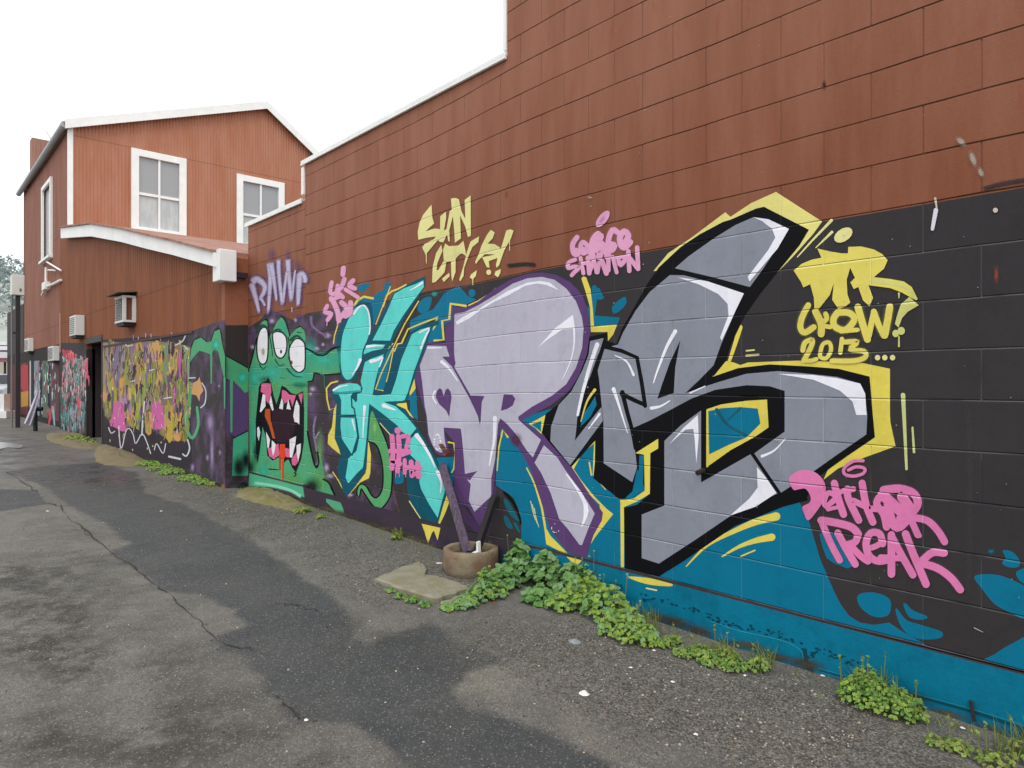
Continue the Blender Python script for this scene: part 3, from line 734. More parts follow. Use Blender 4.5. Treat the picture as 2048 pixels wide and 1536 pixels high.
# --- background coats
bgp = Art('M', 1)
bgp.poly(BLK, [(2300, 323), (2048, 375), (1642, 444), (1562, 457), (1280, 506), (1064, 543), (960, 566), (857, 582), (790, 600), (760, 860), (800, 1100), (2300, 1500)])
bgp.build("painted_band", None, wall, "black painted band behind the letters")
gp = Art('M', 1)
gp.poly(GAL, [(497, 655), (520, 640), (540, 618), (560, 628), (585, 640), (612, 628), (645, 622), (700, 610), (789, 600), (759, 860), (799, 1100), (760, 1060), (497, 960)], layer=1)
for x, y, rx, ry in ((505, 694, 5, 5), (544, 642, 6, 6), (591, 640, 4, 5), (655, 671, 8, 6), (633, 697, 7, 5), (646, 689, 4, 4), (625, 778, 7, 6), (621, 788, 4, 4), (653, 935, 6, 9), (660, 952, 9, 5), (700, 990, 7, 4)):
    gp.blob(soft('#b49fc0'), x, y, rx * 1.3, ry * 1.3, layer=2)
gp.sstroke(soft('#7d6590'), [(622, 630), (624, 650), (640, 665), (655, 672)], 9, 5, layer=2)
gp.sstroke(soft('#86709a'), [(632, 830), (627, 860), (632, 890), (640, 900), (636, 925), (628, 930)], 6, 4, layer=2)
gp.sstroke(soft('#9c8fa8'), [(640, 862), (630, 880), (634, 905)], 4, 3, layer=2)
gp.build("painted_background", None, wall, "purple and black clouded paint behind the monster")

tl = Art('M', 2)
tl.poly(TEAL, [(990, 850), (1200, 790), (1500, 800), (1595, 960)] + S8((420, 330), (470, 430), (520, 600), (580, 740), (610, 800), (650, 855), (700, 885), (760, 895), (830, 885), (880, 920), (1000, 990)) + [(1562, 1240), (1247, 1160), (1102, 1120), (1043, 1100)] + R2((1140, 1350), (1140, 1150), (1110, 1010), (1060, 900), (1000, 850), (950, 820), (880, 770), (885, 500), (940, 300)))
tl.poly(TEAL, [(1966, 1321), (1990, 1308), (2006, 1297), (2048, 1274), (2110, 1240), (2110, 1358), (2048, 1342)])
tl.poly(TEAL, S8((1210, 680), (1270, 668), (1340, 678), (1433, 720), (1520, 780), (1540, 850), (1440, 868), (1370, 840), (1300, 800), (1250, 740)), True)
tl.poly(TEAL, S8((1338, 562), (1380, 568), (1412, 605), (1408, 635), (1370, 638), (1335, 620), (1350, 595)), True)
tl.poly(TEAL, S8((1402, 655), (1460, 640), (1500, 690), (1440, 712), (1405, 685)), True)
tl.blob(soft('#0c7893'), 1982, 1103, 9, 6)
tl.poly(TEAL, S8((690, 762), (760, 750), (832, 782), (826, 850), (760, 858), (700, 815)), True)
tl.poly(TEAL, S8((860, 820), (905, 872), (960, 892), (1062, 925), (1055, 955), (960, 958), (900, 925), (868, 870)), True)
tl.poly(TEAL, S8((893, 806), (905, 800), (935, 830), (1000, 858), (975, 872), (920, 860)), True)
tl.poly(TEAL, SEN((350, 860), (400, 840), (480, 840), (560, 920), (600, 1010), (690, 1190), (640, 1212), (520, 1170), (430, 1110), (385, 1000)))
# upper teal shapes between the letters
tl.poly(TEAL, R((350, 240), (420, 200), (500, 160), (590, 265), (680, 305), (560, 360), (430, 375), (430, 520), (350, 560), (350, 720), (180, 745), (200, 600), (290, 480), (0, 640), (0, 520), (100, 460), (240, 400)))
tl.poly(TEAL, R((88, 350), (140, 290), (215, 275), (215, 350), (180, 420), (120, 445), (80, 410)), True)
tl.blob(soft('#1f8f80'), 869, 588, 9, 7, core=.5); tl.ell(TEAL, 944, 586, 7, 8)
tl.poly(TEAL, A((445, 190), (500, 165), (575, 150), (585, 190), (520, 250), (460, 250)), True)
tl.poly(TEAL, A((400, 440), (500, 320), (600, 330), (680, 270), (750, 235), (765, 300), (740, 400), (640, 640), (600, 700), (560, 800), (480, 700)))
tl.poly(TEAL, A((765, 150), (855, 145), (835, 200), (790, 300), (720, 330), (750, 240)))
tl.poly(TEAL, R((1865, 170), (1900, 155), (1930, 210), (1975, 290), (1920, 300), (1870, 240)), True)
tl.poly(TEAL, R((1820, 370), (1850, 380), (1870, 590), (1835, 560)))
tl.poly(TEAL, SU((515, 715), (560, 725), (590, 790), (545, 792), (530, 900), (690, 912), (665, 985), (520, 1000), (500, 900)))
tl.poly(TEAL, SU((655, 825), (720, 780), (732, 818), (700, 860), (655, 888), (640, 860)), True)
tl.poly(TEAL, SU((440, 860), (490, 850), (500, 1000), (480, 1010)))
tl.poly(TEAL, R2((270, 490), (440, 480), (450, 620), (440, 760), (390, 780), (330, 640)))
tl.poly(TEAL, [(793, 945), (805, 943), (806, 965), (790, 966)], True)
tl.poly(TEAL, R((0, 1150), (50, 1100), (80, 1536), (0, 1480))); tl.poly(TEAL, A((960, 1536), (1090, 1250), (1150, 1536)))
tl.poly(BLK2, R2((950, 820), (1010, 860), (1080, 950), (1135, 1100), (1145, 1160), (1130, 1180), (1100, 1060), (1040, 950), (960, 860)), layer=3)
for pts in (R2((960, 930), (1000, 930), (1115, 1120), (1090, 1130), (1010, 1050)), R2((960, 1100), (990, 1090), (1050, 1190), (1040, 1220), (990, 1190)), R2((1060, 1160), (1090, 1160), (1125, 1240), (1110, 1250))):
    tl.poly(paint('#11606f'), pts, True, layer=3)
tl.build("painted_background", None, wall, "teal paint behind the large letters")

# --- plinth paint
rr = random.Random(3); pp = Art('P', 1)
pp.poly(paint('#3d3540', 'plain', .8), [(608, 960), (1043, 1060), (1030, 1180), (940, 1190), (760, 1120), (600, 1060)])
pp.poly(paint('#046f8c', 'plain', .6, .3), [(1041, 1070), (1300, 1130), (1562, 1200), (2048, 1330), (2500, 1450), (2500, 1700), (1900, 1600), (1500, 1400), (1200, 1250), (1000, 1190), (1012, 1150)])
pp.blob(soft('#046f8c', 'plain'), 1012, 1120, 14, 20, layer=2); pp.blob(soft('#4a3c58', 'plain'), 700, 1040, 60, 22, layer=2); pp.blob(soft('#4a3c58', 'plain'), 860, 1085, 50, 22, layer=2)
pp.poly(paint('#56a57c', 'plain'), W_((1560, 960), (1850, 1030), (1900, 1180), (1930, 1290), (1980, 1420), (1850, 1380), (1700, 1200), (1560, 1060)), layer=3)
pp.poly(paint('#52ad86', 'plain'), [(499, 930), (606, 960), (609, 995), (585, 985), (545, 975), (497, 972)], layer=2)
pp.sstroke(soft('#86d9b8', 'plain'), [(505, 966), (540, 970), (580, 980), (604, 994)], 10, layer=4)
for i in range(60):
    Y0 = -1 + i * .14; zb = gz0(Y0) + .02; q0 = proj(PX, Y0 + .0, zb + rr.uniform(-.01, .03)) if Y0 > .4 else None
    if q0: pp.blob(soft(rr.choice(['#57503f', '#4a4438', '#615844']), 'plain', .9), q0[0], q0[1], 1352 * .12 / (PX * ST + Y0 * CT), 1352 * rr.uniform(.02, .05) / (PX * ST + Y0 * CT), 12, layer=5)
# the crumbling ragged edge in the teal plinth
cr = [(1180, 1160), (1230, 1172), (1290, 1196), (1340, 1206), (1400, 1225), (1440, 1246), (1480, 1252), (1520, 1262), (1560, 1270), (1600, 1290), (1612, 1318), (1640, 1300), (1680, 1318), (1720, 1330)]
for (x0, y0), (x1, y1) in zip(cr, cr[1:]):
    for k in range(9):
        t = rr.random(); x = x0 + (x1 - x0) * t + rr.uniform(-6, 6); y = y0 + (y1 - y0) * t + rr.uniform(-6, 6)
        pp.ell(paint('#0b3d4a', 'plain'), x, y, rr.uniform(1.5, 5), rr.uniform(1, 2.6), rr.uniform(0, 40), layer=3, n=7)
pp.stroke(paint('#2f9db5', 'plain'), [(1420, 1242), (1480, 1262), (1560, 1280), (1600, 1300), (1608, 1330)], 1.2, 1.2, layer=3)
pp.stroke(paint('#0b4350', 'plain'), [(1610, 1300), (1612, 1322), (1622, 1345)], 7, 12, layer=3)
pp.stroke(paint('#1f8ba6', 'plain'), [(1330, 1230), (1500, 1290), (1650, 1340), (1820, 1385), (1950, 1420), (2060, 1455)], 1.4, 1.8, layer=3)
pp.stroke(paint('#0a4857', 'plain'), [(1640, 1341), (1820, 1389), (1960, 1428), (2080, 1470)], 2, 7, layer=4)
pp.build("painted_plinth", None, wall, "teal, purple and green paint on the rough footing")

# --- turquoise i and K
def letter(name, label): return Art('M', 4), name, label
k0 = Art('M', 4)
k0.poly(YEL, B((90, 380), (130, 300), (150, 120), (180, 40), (180, 420), (225, 600), (130, 525), (85, 480)), layer=3)
k0.poly(YEL, B((300, 1060), (400, 930), (500, 800), (515, 600), (520, 380), (560, 600), (552, 800), (535, 860), (440, 905)), layer=3)
for pts, w in ((A((390, 440), (450, 350), (520, 315), (625, 335)), 4.5), (A((745, 430), (790, 300), (850, 250), (920, 225), (1015, 175)), 3.4), (A((660, 640), (740, 430), (800, 280), (832, 195)), 2.2),
               (A((1165, 370), (1000, 640), (860, 930), (720, 1230), (655, 1410), (745, 1425)), 2.6), (A((880, 960), (915, 875), (965, 865), (1040, 700), (1180, 640), (1390, 560)), 3.4),
               (A((870, 930), (820, 1180), (785, 1320)), 2.2), (A((205, 1315), (130, 1335), (75, 1400), (85, 1536)), 3.2), (A((210, 650), (170, 780), (160, 870)), 2.2),
               (B((80, 0), (105, 110), (165, 85), (150, 200), (140, 380)), 3.2), (B((140, 790), (200, 880), (265, 1005)), 2), (B((655, 250), (775, 385)), 2.0), (B((980, 1110), (1050, 1220), (1125, 1335)), 2.2)):
    k0.stroke(YEL, pts, w, layer=3, k=1)
k0.poly(YEL, B((830, 40), (950, 30), (960, 100), (1030, 205), (910, 115)), layer=3)
k0.poly(YEL, A((1390, 550), (1385, 640), (1330, 720), (1350, 620)), layer=3)
k0.poly(YEL, B((1430, 980), (1442, 1060), (1370, 1250), (1310, 1375), (1290, 1350), (1350, 1160), (1405, 1000)), layer=3)
k0.poly(YEL, A((790, 940), (850, 860), (905, 880), (880, 950), (830, 1000)), layer=3)
k0.poly(YEL, A((1060, 1400), (1110, 1250), (1130, 1400), (1060, 1490)), layer=3)
# dark outline and drop shade
k0.poly(DTEAL, A((590, 385), (480, 370), (400, 430), (310, 560), (240, 660), (195, 780), (185, 900), (215, 1000), (225, 1150), (255, 1280), (330, 1320), (420, 1290), (480, 1180), (540, 1060), (590, 900), (625, 760), (625, 560), (612, 430)))
k0.poly(DTEAL, A((1240, 75), (1245, 180), (1180, 290), (1000, 560), (860, 850), (840, 900), (600, 900), (575, 850), (640, 740), (690, 610), (780, 440), (870, 270), (1020, 180), (1130, 120)))
k0.poly(DTEAL, A((500, 870), (600, 850), (850, 845), (800, 940), (740, 1020), (600, 1080), (480, 1070)))
k0.poly(DTEAL, A((500, 1060), (780, 960), (870, 870), (940, 890), (1000, 860), (1060, 760), (1200, 660), (1395, 590), (1400, 640), (1320, 680), (1250, 900), (1150, 1180), (1040, 1500), (1010, 1560), (700, 1570), (560, 1550)))
k0.poly(DTEAL, B((105, -110), (150, 0), (180, 40), (160, 420), (230, 590), (190, 760), (250, 1000), (300, 1055), (400, 935), (510, 760), (525, 500), (548, 200), (570, 60), (570, -130), (400, -180), (200, -170)))
k0.poly(DTEAL, B((540, 30), (640, 240), (700, 320), (790, 400), (850, 560), (880, 700), (950, 860), (960, 1000), (1000, 1130), (1120, 1340), (1200, 1380), (1290, 1375), (1340, 1200), (1405, 970), (1330, 760), (1210, 520), (1070, 300), (940, 100), (830, 50), (960, -10), (900, -100), (600, -100)))
k0.poly(paint('#0c7590'), A((690, 1190), (800, 960), (865, 930), (815, 1100), (765, 1380), (740, 1430), (665, 1405)), layer=5)
k0.poly(paint('#0e4f66'), A((870, 900), (1000, 880), (840, 1450), (770, 1450), (790, 1300)), layer=5)
k0.stroke(YEL, A((1165, 370), (1000, 640), (860, 930), (720, 1230), (655, 1410), (745, 1425)), 2.2, layer=7, k=1)
k0.stroke(YEL, A((870, 930), (820, 1180), (785, 1320)), 2.0, layer=7, k=1); k0.stroke(YEL, A((880, 960), (915, 875), (965, 865), (1040, 700), (1180, 640), (1390, 560)), 2.6, layer=7, k=1)
k0.stroke(PYEL, B((655, 250), (775, 385)), 1.8, layer=7); k0.stroke(PYEL, B((980, 1110), (1050, 1220), (1125, 1335)), 2.0, layer=7, k=1)
K = k0.build("painted_letter", None, wall, "dark teal outline of the turquoise i and K with yellow edging")
kf = Art('M', 6)
kf.poly(TURQ, A((470, 420), (530, 425), (575, 480), (597, 640), (578, 760), (548, 850), (512, 950), (480, 1090), (430, 1190), (370, 1280), (310, 1292), (262, 1220), (246, 1080), (250, 900), (270, 760), (320, 620), (390, 480)), True)
kf.poly(TURQ, A((1222, 120), (1228, 200), (1100, 370), (980, 540), (870, 720), (830, 835), (620, 832), (720, 640), (800, 470), (880, 280), (1000, 212), (1130, 165)))
kf.poly(TURQ, A((545, 890), (640, 875), (772, 882), (740, 930), (620, 955), (510, 1000), (522, 940)))
kf.poly(TURQ, A((530, 1090), (600, 1050), (755, 995), (700, 1130), (650, 1330), (620, 1478), (680, 1484), (840, 1465), (900, 1290), (960, 1060), (1040, 870), (1085, 760), (1180, 705), (1302, 670), (1260, 800), (1200, 960), (1110, 1200), (1040, 1440), (1000, 1536)) + B((900, 10), (720, 18), (700, 20), (830, 70), (930, 160), (1000, 240), (1057, 312), (990, 392), (900, 350), (860, 290), (700, 160), (540, 40), (512, 400), (490, 600), (472, 740), (400, 810), (310, 915), (280, 850), (312, 640), (400, 560), (432, 410), (405, 210), (360, 95)) + A((440, 1536), (440, 1440), (500, 1400), (480, 1310)))
kf.poly(TURQ, B((1000, 420), (1072, 355), (1120, 430), (1220, 600), (1300, 780), (1372, 920), (1365, 1020), (1335, 1120), (1290, 1292), (1200, 1150), (1110, 980), (1090, 900), (1100, 800), (1070, 680), (990, 600), (975, 480)))
kf.poly(TURQ, A((150, 1410), (230, 1355), (340, 1335), (440, 1345), (485, 1385), (470, 1438), (385, 1450), (360, 1500), (400, 1536)) + B((415, 55), (345, 80), (375, 100), (380, 162), (230, 170), (232, 0)) + A((235, 1500), (220, 1465), (165, 1462)))
kf.poly(TURQ, B((228, 192), (382, 195), (412, 400), (350, 595), (240, 425), (225, 300)))
kf.poly(paint('#2d9d9c'), A((150, 1432), (230, 1440), (350, 1430), (470, 1420), (470, 1440), (385, 1450), (300, 1475), (165, 1464)), layer=7)
for pts in (A((495, 1390), (485, 1440), (400, 1468), (372, 1500), (372, 1530)) + B((348, 30), (350, 78), (378, 98), (386, 165), (415, 400), (352, 605)), B((222, 168), (384, 168)), A((545, 870), (510, 960), (500, 1060), (430, 1200), (400, 1260))):
    kf.stroke(DTEAL, pts, 3.0, 3.0, layer=7, k=1)
kf.build("letter_fill", None, K, "turquoise fill")
kh = Art('M', 8)
for pts, a, b_ in ((A((400, 520), (450, 450), (510, 415), (560, 465), (585, 560), (592, 690), (580, 760)), 2.5, 2.0), (A((475, 1060), (440, 1150), (380, 1245)), 4.5, 1), (A((560, 905), (640, 895), (745, 895)), 4, 1.2),
                   (A((600, 1080), (680, 1060), (740, 1030), (700, 1150)), 5, 1.5), (A((1175, 740), (1290, 690), (1240, 800), (1190, 930)), 2, 3), (A((160, 1420), (230, 1380), (330, 1360)), 3, 1.2), (A((1210, 150), (1120, 210), (1060, 240)), 3, 1),
                   (B((490, 70), (480, 200), (470, 420)), 4, 1), (B((700, 60), (760, 85), (830, 110)), 6, 1.5), (B((1060, 390), (1130, 480), (1220, 640), (1260, 740)), 6, 1.5), (B((1290, 790), (1330, 900), (1320, 1020)), 5, 1.5), (B((355, 220), (385, 340)), 2.5, 1)):
    kh.stroke(WHT, pts, a * 1.45, b_ * 1.2)
kh.build("highlight", None, K, "white highlights")
# yellow crown below the K runs on over the recess on to the plinth
yb = Art('P', 5)
yb.poly(YEL, R2((118, 1150), (150, 1250), (185, 1372), (222, 1262), (245, 1235), (282, 1335), (312, 1200), (320, 1150)))
yb.poly(YEL, [(1000, 1000), (1019, 1040), (1025, 1056), (1032, 1040)]) if False else None
yb.poly(YEL, R2((1600, 1500), (1700, 1600), (1735, 1570), (1760, 1500)))
yb.poly(YEL, L((745, 1290), (880, 1300), (1010, 1330), (1018, 1352), (900, 1345), (800, 1320)), True)
yb.stroke(PYEL, L((860, 1365), (925, 1378)), 3); yb.build("painted_drip", None, wall, "yellow tips of the letters on the footing")

# --- lilac A and R
r0 = Art('M', 4)
for pts, a, b_ in ((R((570, 368), (415, 345), (402, 505), (328, 520), (345, 715), (250, 722)), 5, 4), (R((600, 362), (700, 315), (800, 250), (880, 185)), 2.5, 1.2),
                   (R2((1000, 275), (950, 205), (910, 380), (892, 620)), 4.5, 2), (R2((1195, 595), (1250, 700), (1290, 800), (1350, 1000), (1395, 1270)), 2.5, 4.5), (R2((395, 330), (450, 340), (462, 440), (450, 600), (425, 640)), 3.5, 2.5)):
    r0.stroke(YEL, pts, a, b_, layer=3, k=1)
r0.poly(YEL, R((1755, 85), (1775, 65), (1805, 75), (1850, 200), (1872, 400), (1885, 580), (2048, 560)) + SU((672, 958), (648, 1020), (615, 1062), (612, 1005), (505, 1005), (500, 850), (472, 750), (445, 665)), layer=3)
r0.poly(YEL, R2((1215, 140), (1300, 100), (1395, 45), (1372, 150), (1345, 250), (1290, 190)), layer=3); r0.poly(TEAL, R2((1240, 150), (1345, 110), (1340, 225), (1300, 190)), layer=4)
r0.poly(YEL, R2((1370, 1170), (1440, 1290), (1620, 1500), (1560, 1475), (1395, 1375)), layer=3)
r0.poly(YEL, L((560, 820), (648, 890), (600, 950), (530, 1040), (485, 1115), (498, 1050), (570, 940)), layer=3)
for pts, a, b_ in ((L((385, 600), (440, 500), (538, 412)), 6, 6), (L((536, 415), (522, 640), (600, 735)), 6, 1.5), (L((495, 560), (508, 640)), 3, 3), (L((385, 600), (430, 670), (520, 780), (600, 860)), 5, 4)):
    r0.stroke(YEL, pts, a, b_, layer=3, k=1)
for x in (0, 18, 36): r0.stroke(PYEL, R2((1235 + x, 930 + x * 2), (1260 + x, 1050 + x * 2), (1285 + x, 1130 + x * 2)), 1.6, .8, layer=3)
r0.poly(PUR, R((430, 378), (570, 385), (700, 320), (870, 190), (1050, 90), (1200, 40), (1350, 25), (1500, 50), (1650, 130), (1760, 250), (1820, 400), (1850, 600), (1830, 850), (1760, 1070), (1650, 1220), (1450, 1380), (1300, 1460)) + R2((1145, 100), (1180, 130), (1340, 240), (1450, 320), (1640, 560), (1850, 880), (1975, 1050), (1965, 1130), (1880, 1280), (1810, 1500), (1740, 1520), (1600, 1440), (1430, 1220), (1330, 900), (1230, 600), (1150, 450), (1050, 330), (940, 175), (900, 300), (880, 500), (862, 760), (850, 900), (800, 1100), (740, 1180), (700, 1180), (600, 1000), (520, 950), (450, 800), (455, 560), (455, 330), (345, 200), (385, 320), (400, 440), (330, 470), (262, 440), (190, 300), (165, 100)) + R((162, 1480), (60, 1150), (38, 1060), (100, 900), (160, 740), (360, 742), (360, 540), (430, 520)))
r0.poly(paint('#4a3459'), R2((450, 800), (560, 1000), (700, 1180), (760, 1190), (830, 1000), (870, 780), (890, 800), (850, 1100), (800, 1400), (680, 1400), (560, 1150)), layer=3)
RR_ = r0.build("painted_letter", None, wall, "purple outline of the lilac A and R with yellow edging")
rf = Art('M', 6)
rf.poly(LIL, R((180, 775), (370, 778), (405, 890), (330, 890), (430, 990), (560, 1210), (660, 1420), (712, 1536)) + R2((722, 140), (520, 190), (345, 180), (352, 290), (380, 440), (300, 432), (240, 380), (190, 250), (172, 60)) + R((152, 1400), (125, 1150), (100, 980)))
rf.poly(LIL, R((455, 450), (560, 430), (700, 360), (900, 240), (1050, 140), (1200, 85), (1350, 70), (1480, 100), (1600, 190), (1700, 320), (1760, 480), (1778, 600), (1762, 800), (1700, 1000), (1600, 1170), (1450, 1290), (1250, 1400), (1110, 1500)) + R2((1110, 100), (1340, 305), (1270, 500), (1200, 420), (1080, 240), (990, 140), (925, 85), (902, 140), (872, 500), (832, 700), (832, 882), (660, 1042), (602, 930), (622, 760), (568, 690), (562, 640), (550, 480), (535, 300), (520, 190), (722, 140)) + R((738, 1290), (605, 1283), (450, 1005), (465, 960), (452, 850), (452, 700)))
rf.poly(LIL, R2((1372, 360), (1510, 490), (1600, 630), (1750, 830), (1892, 1060), (1832, 1200), (1760, 1385), (1735, 1380), (1610, 1210), (1530, 1120), (1440, 850), (1340, 640), (1275, 540)))
rf.build("letter_fill", None, RR_, "lilac fill")
rd = Art('M', 7)
rd.poly(PUR, R((262, 1300), (275, 1240), (300, 1212), (325, 1222), (345, 1292), (365, 1225), (390, 1212), (415, 1245), (426, 1300), (412, 1400), (402, 1505), (370, 1440), (300, 1375)))
rd.poly(PUR, R((605, 1284), (762, 1292), (735, 1350), (716, 1540)) + R2((712, 150), (690, 40)))
rd.poly(PUR, R((960, 1272), (1050, 1277), (1078, 1320), (1050, 1390), (990, 1425), (930, 1442)))
rd.poly(PUR, R2((560, 655), (690, 625), (640, 680), (615, 720), (560, 700)))
rd.poly(PUR, R((330, 888), (408, 886), (440, 935), (468, 945), (452, 1003), (430, 990)))
rd.stroke(PUR, R((440, 990), (520, 1130), (610, 1290)), 3.5, 5)
rd.stroke(PUR, R2((1345, 320), (1262, 500)), 4, 4)
rd.build("letter_detail", None, RR_, "purple heart and counters inside the lilac letters")
rh = Art('M', 8)
rh.poly(WHT, R((470, 530), (560, 470), (700, 400), (830, 320), (1000, 215), (1200, 130), (1330, 112), (1430, 128), (1530, 210), (1400, 155), (1300, 138), (1180, 162), (1000, 262), (850, 335), (740, 400), (600, 500), (480, 562)))
rh.poly(WHT, R((1310, 795), (1480, 600), (1668, 458), (1690, 600), (1560, 610), (1400, 720)))
rh.stroke(WHT, R((1680, 600), (1680, 760), (1645, 930), (1560, 1120)), 4.5, 1)
rh.stroke(WHT, R((325, 940), (400, 1010), (490, 1140)), 7, 1.5); rh.stroke(WHT, R((180, 797), (325, 797)), 3.2, 2)
rh.stroke(WHT, R2((870, 80), (862, 300), (830, 470), (812, 570)), 8, 2); rh.stroke(WHT, R2((1600, 655), (1720, 820), (1790, 950), (1805, 1030)), 2, 11)
rh.stroke(WHT, R2((1805, 1030), (1790, 1110), (1758, 1195)), 11, 2); rh.stroke(WHT, R((255, 1240), (235, 1300), (270, 1370)), 4, 2)
for i in range(26):
    a = rr.uniform(0, 6.28); q = R2((280 + 32 * math.cos(a), 330 + 80 * math.sin(a)))[0]; rh.ell(WHT, q[0], q[1], rr.uniform(1, 2.2), rr.uniform(1, 1.8), n=6, layer=9)
for i in range(14):
    a = rr.uniform(.5, 4.8); q = R2((1490 + 40 * math.cos(a), 1210 + 45 * math.sin(a)))[0]; rh.ell(WHT, q[0], q[1], 1, .9, n=6, layer=9)
rh.poly(paint('#6b4a42'), R2((290, 350), (340, 345), (390, 440), (350, 480), (320, 400)), layer=9); rh.blob(soft('#7c2f3a'), 897, 904, 14, 6, layer=9); rh.blob(soft('#5c3350'), 1032, 880, 14, 16, 40, layer=9)
rh.build("highlight", None, RR_, "white highlights")

# --- grey U and S
s0 = Art('M', 4)
s0.poly(YELT, SU((905, 615), (1000, 500), (1150, 400), (1365, 238), (1398, 268), (1530, 180), (1690, 108), (1985, 298), (1925, 380), (1800, 520), (1638, 684), (1700, 560), (1500, 500), (1100, 600)), layer=2)
s0.poly(YEL, SR((50, 1290), (180, 1235), (280, 1200), (600, 1188), (1000, 1200), (1190, 1240), (1190, 1536)) + S8((835, -10), (858, 95), (720, 145), (600, 195), (535, 245), (600, 100), (700, 0)) + SR((1000, 1400), (600, 1250)), layer=2)
s0.poly(YEL, SU((1370, 1190), (1420, 1200), (1475, 1222), (1280, 1302)), layer=3); s0.stroke(YEL, SU((1460, 975), (1425, 1090), (1388, 1200)), 10, 6, layer=3)
s0.stroke(PYEL, SU((1826, 525), (1930, 410), (2045, 290)), 2, 6, layer=3); s0.stroke(PYEL, SU((1945, 465), (2048, 365)), 2, 5.5, layer=3)
s0.stroke(PYEL, SU((1500, 1125), (1550, 1120)), 3, layer=3); s0.stroke(PYEL, SU((1500, 1155), (1578, 1150)), 4, layer=3)
s0.stroke(paint('#c9cf8a'), [(1806, 790), (1809, 850), (1813, 938)], 9, 5, layer=3); s0.stroke(paint('#c9cf8a'), [(1825, 855), (1828, 904)], 4, 5, layer=3)
s0.stroke(YEL, L((1690, 905), (1560, 940), (1420, 1000), (1250, 1090), (1115, 1225)), 17, 2, layer=3)
s0.stroke(YEL, L((1662, 1038), (1560, 1060), (1450, 1100), (1345, 1162)), 15, 2.5, layer=3); s0.stroke(YEL, L((1465, 1160), (1555, 1122)), 3, 3, layer=3)
s0.stroke(YEL, L((705, 835), (706, 1050), (706, 1262)), 7.5, 6, layer=3)
s0.poly(BLK2, SU((495, 1035), (610, 1010), (600, 1060), (670, 1080), (700, 990), (780, 850), (870, 690), (940, 590), (1080, 460), (1200, 380), (1350, 300), (1400, 285), (1560, 215), (1612, 203), (1900, 350), (1840, 450), (1700, 620), (1580, 770), (1490, 900), (1400, 1090), (1370, 1190), (1280, 1292), (1450, 1235), (1650, 1212), (1900, 1225)) + SR((860, 1240), (1060, 1290), (1080, 1536)) + S8((765, 55), (640, 140), (500, 240), (460, 325)) + L((1895, 800), (1730, 845), (1430, 965), (1100, 1190), (940, 1290), (860, 1300), (722, 1270), (716, 850), (800, 830), (870, 770), (800, 600), (770, 745), (720, 795), (680, 790), (520, 660), (530, 560), (532, 420), (378, 590), (240, 432), (190, 370), (215, 250), (290, 190)) + SU((370, 1380), (430, 1280), (480, 1150)))
S = s0.build("painted_letter", None, wall, "black outline of the grey U and S with yellow edging")
si = Art('M', 5)
si.poly(YEL, L((790, 500), (935, 408), (936, 470), (885, 500), (882, 760), (800, 810), (700, 852), (690, 800), (780, 790), (850, 740), (845, 510)))
si.poly(TEAL, L((815, 515), (843, 515), (838, 735), (760, 795), (712, 800), (775, 740), (812, 600)), layer=6)
si.poly(YEL, L((1250, 218), (1340, 188), (1500, 165), (1632, 157), (1642, 335), (1560, 392), (1400, 480), (1250, 587))); si.poly(TEAL, L((1256, 232), (1340, 212), (1460, 205), (1572, 215), (1590, 310), (1500, 400), (1380, 450), (1262, 508)), layer=6)
si.stroke(paint('#1a5868'), L((1310, 222), (1380, 320), (1500, 385)), 7, 5, layer=7); si.stroke(paint('#1a5868'), L((1460, 215), (1385, 285)), 5, 3, layer=7)
si.stroke(YEL, L((1250, 225), (1250, 585)), 4, 4, layer=7)
si.build("letter_detail", None, S, "teal and yellow insets between the grey strokes")
sf = Art('M', 6)
sf.poly(GREY, SU((1545, 270), (1640, 290), (1770, 345), (1700, 460), (1600, 610), (1522, 717), (1290, 655), (1042, 597), (1130, 520), (1300, 400), (1430, 320)))
sf.poly(GREY, SU((1010, 640), (1100, 642), (1250, 680), (1482, 757), (1430, 870), (1340, 1080), (1290, 1218), (1200, 1310), (1108, 1397), (1300, 1332), (1500, 1272), (1700, 1255)) + SR((600, 1265), (850, 1292), (990, 1332), (1030, 1400), (1045, 1536)) + S8((727, 42), (600, 130), (480, 215), (345, 303), (225, 127)) + L((1745, 362), (1745, 102), (1650, 72), (1500, 65), (1300, 95), (1150, 150), (1000, 230), (880, 292), (768, 342), (785, 460), (800, 590), (770, 686), (587, 565), (585, 290), (573, 190)) + SU((562, 1380), (547, 1250), (592, 1108), (678, 1085), (710, 1010), (790, 870), (880, 750)))
sf.poly(GREY, L((975, 422), (1080, 322), (1210, 227), (1210, 688), (1530, 505), (1700, 758), (1400, 900), (1180, 1050), (940, 1207), (830, 1172), (830, 893), (975, 836)))
sf.poly(GREY, SU((500, 1063), (587, 1043), (560, 1130), (500, 1290), (450, 1420)) + L((425, 200), (405, 412), (572, 205), (582, 292), (372, 577), (245, 422), (250, 330), (300, 190)) + SU((380, 1385), (450, 1250), (490, 1150)))
sf.build("letter_fill", None, S, "grey fill")
sd_ = Art('M', 7)
sd_.poly(BLK2, SU((1077, 1058), (1045, 1230), (1035, 1395), (930, 1432), (960, 1340), (1010, 1200)))
sd_.stroke(BLK2, SU((588, 1098), (700, 1125), (800, 1168), (830, 1330), (852, 1478)), 8, 8, k=1); sd_.stroke(BLK2, SU((850, 1470), (780, 1440), (702, 1400)), 8, 9)
sd_.stroke(BLK2, L((706, 110), (735, 230), (768, 350), (790, 470)), 9, 7)
sd_.poly(BLK2, SU((600, 1088), (550, 1150), (500, 1290)) + L((448, 110), (402, 420), (574, 196), (556, 20)) + SU((548, 1250)))
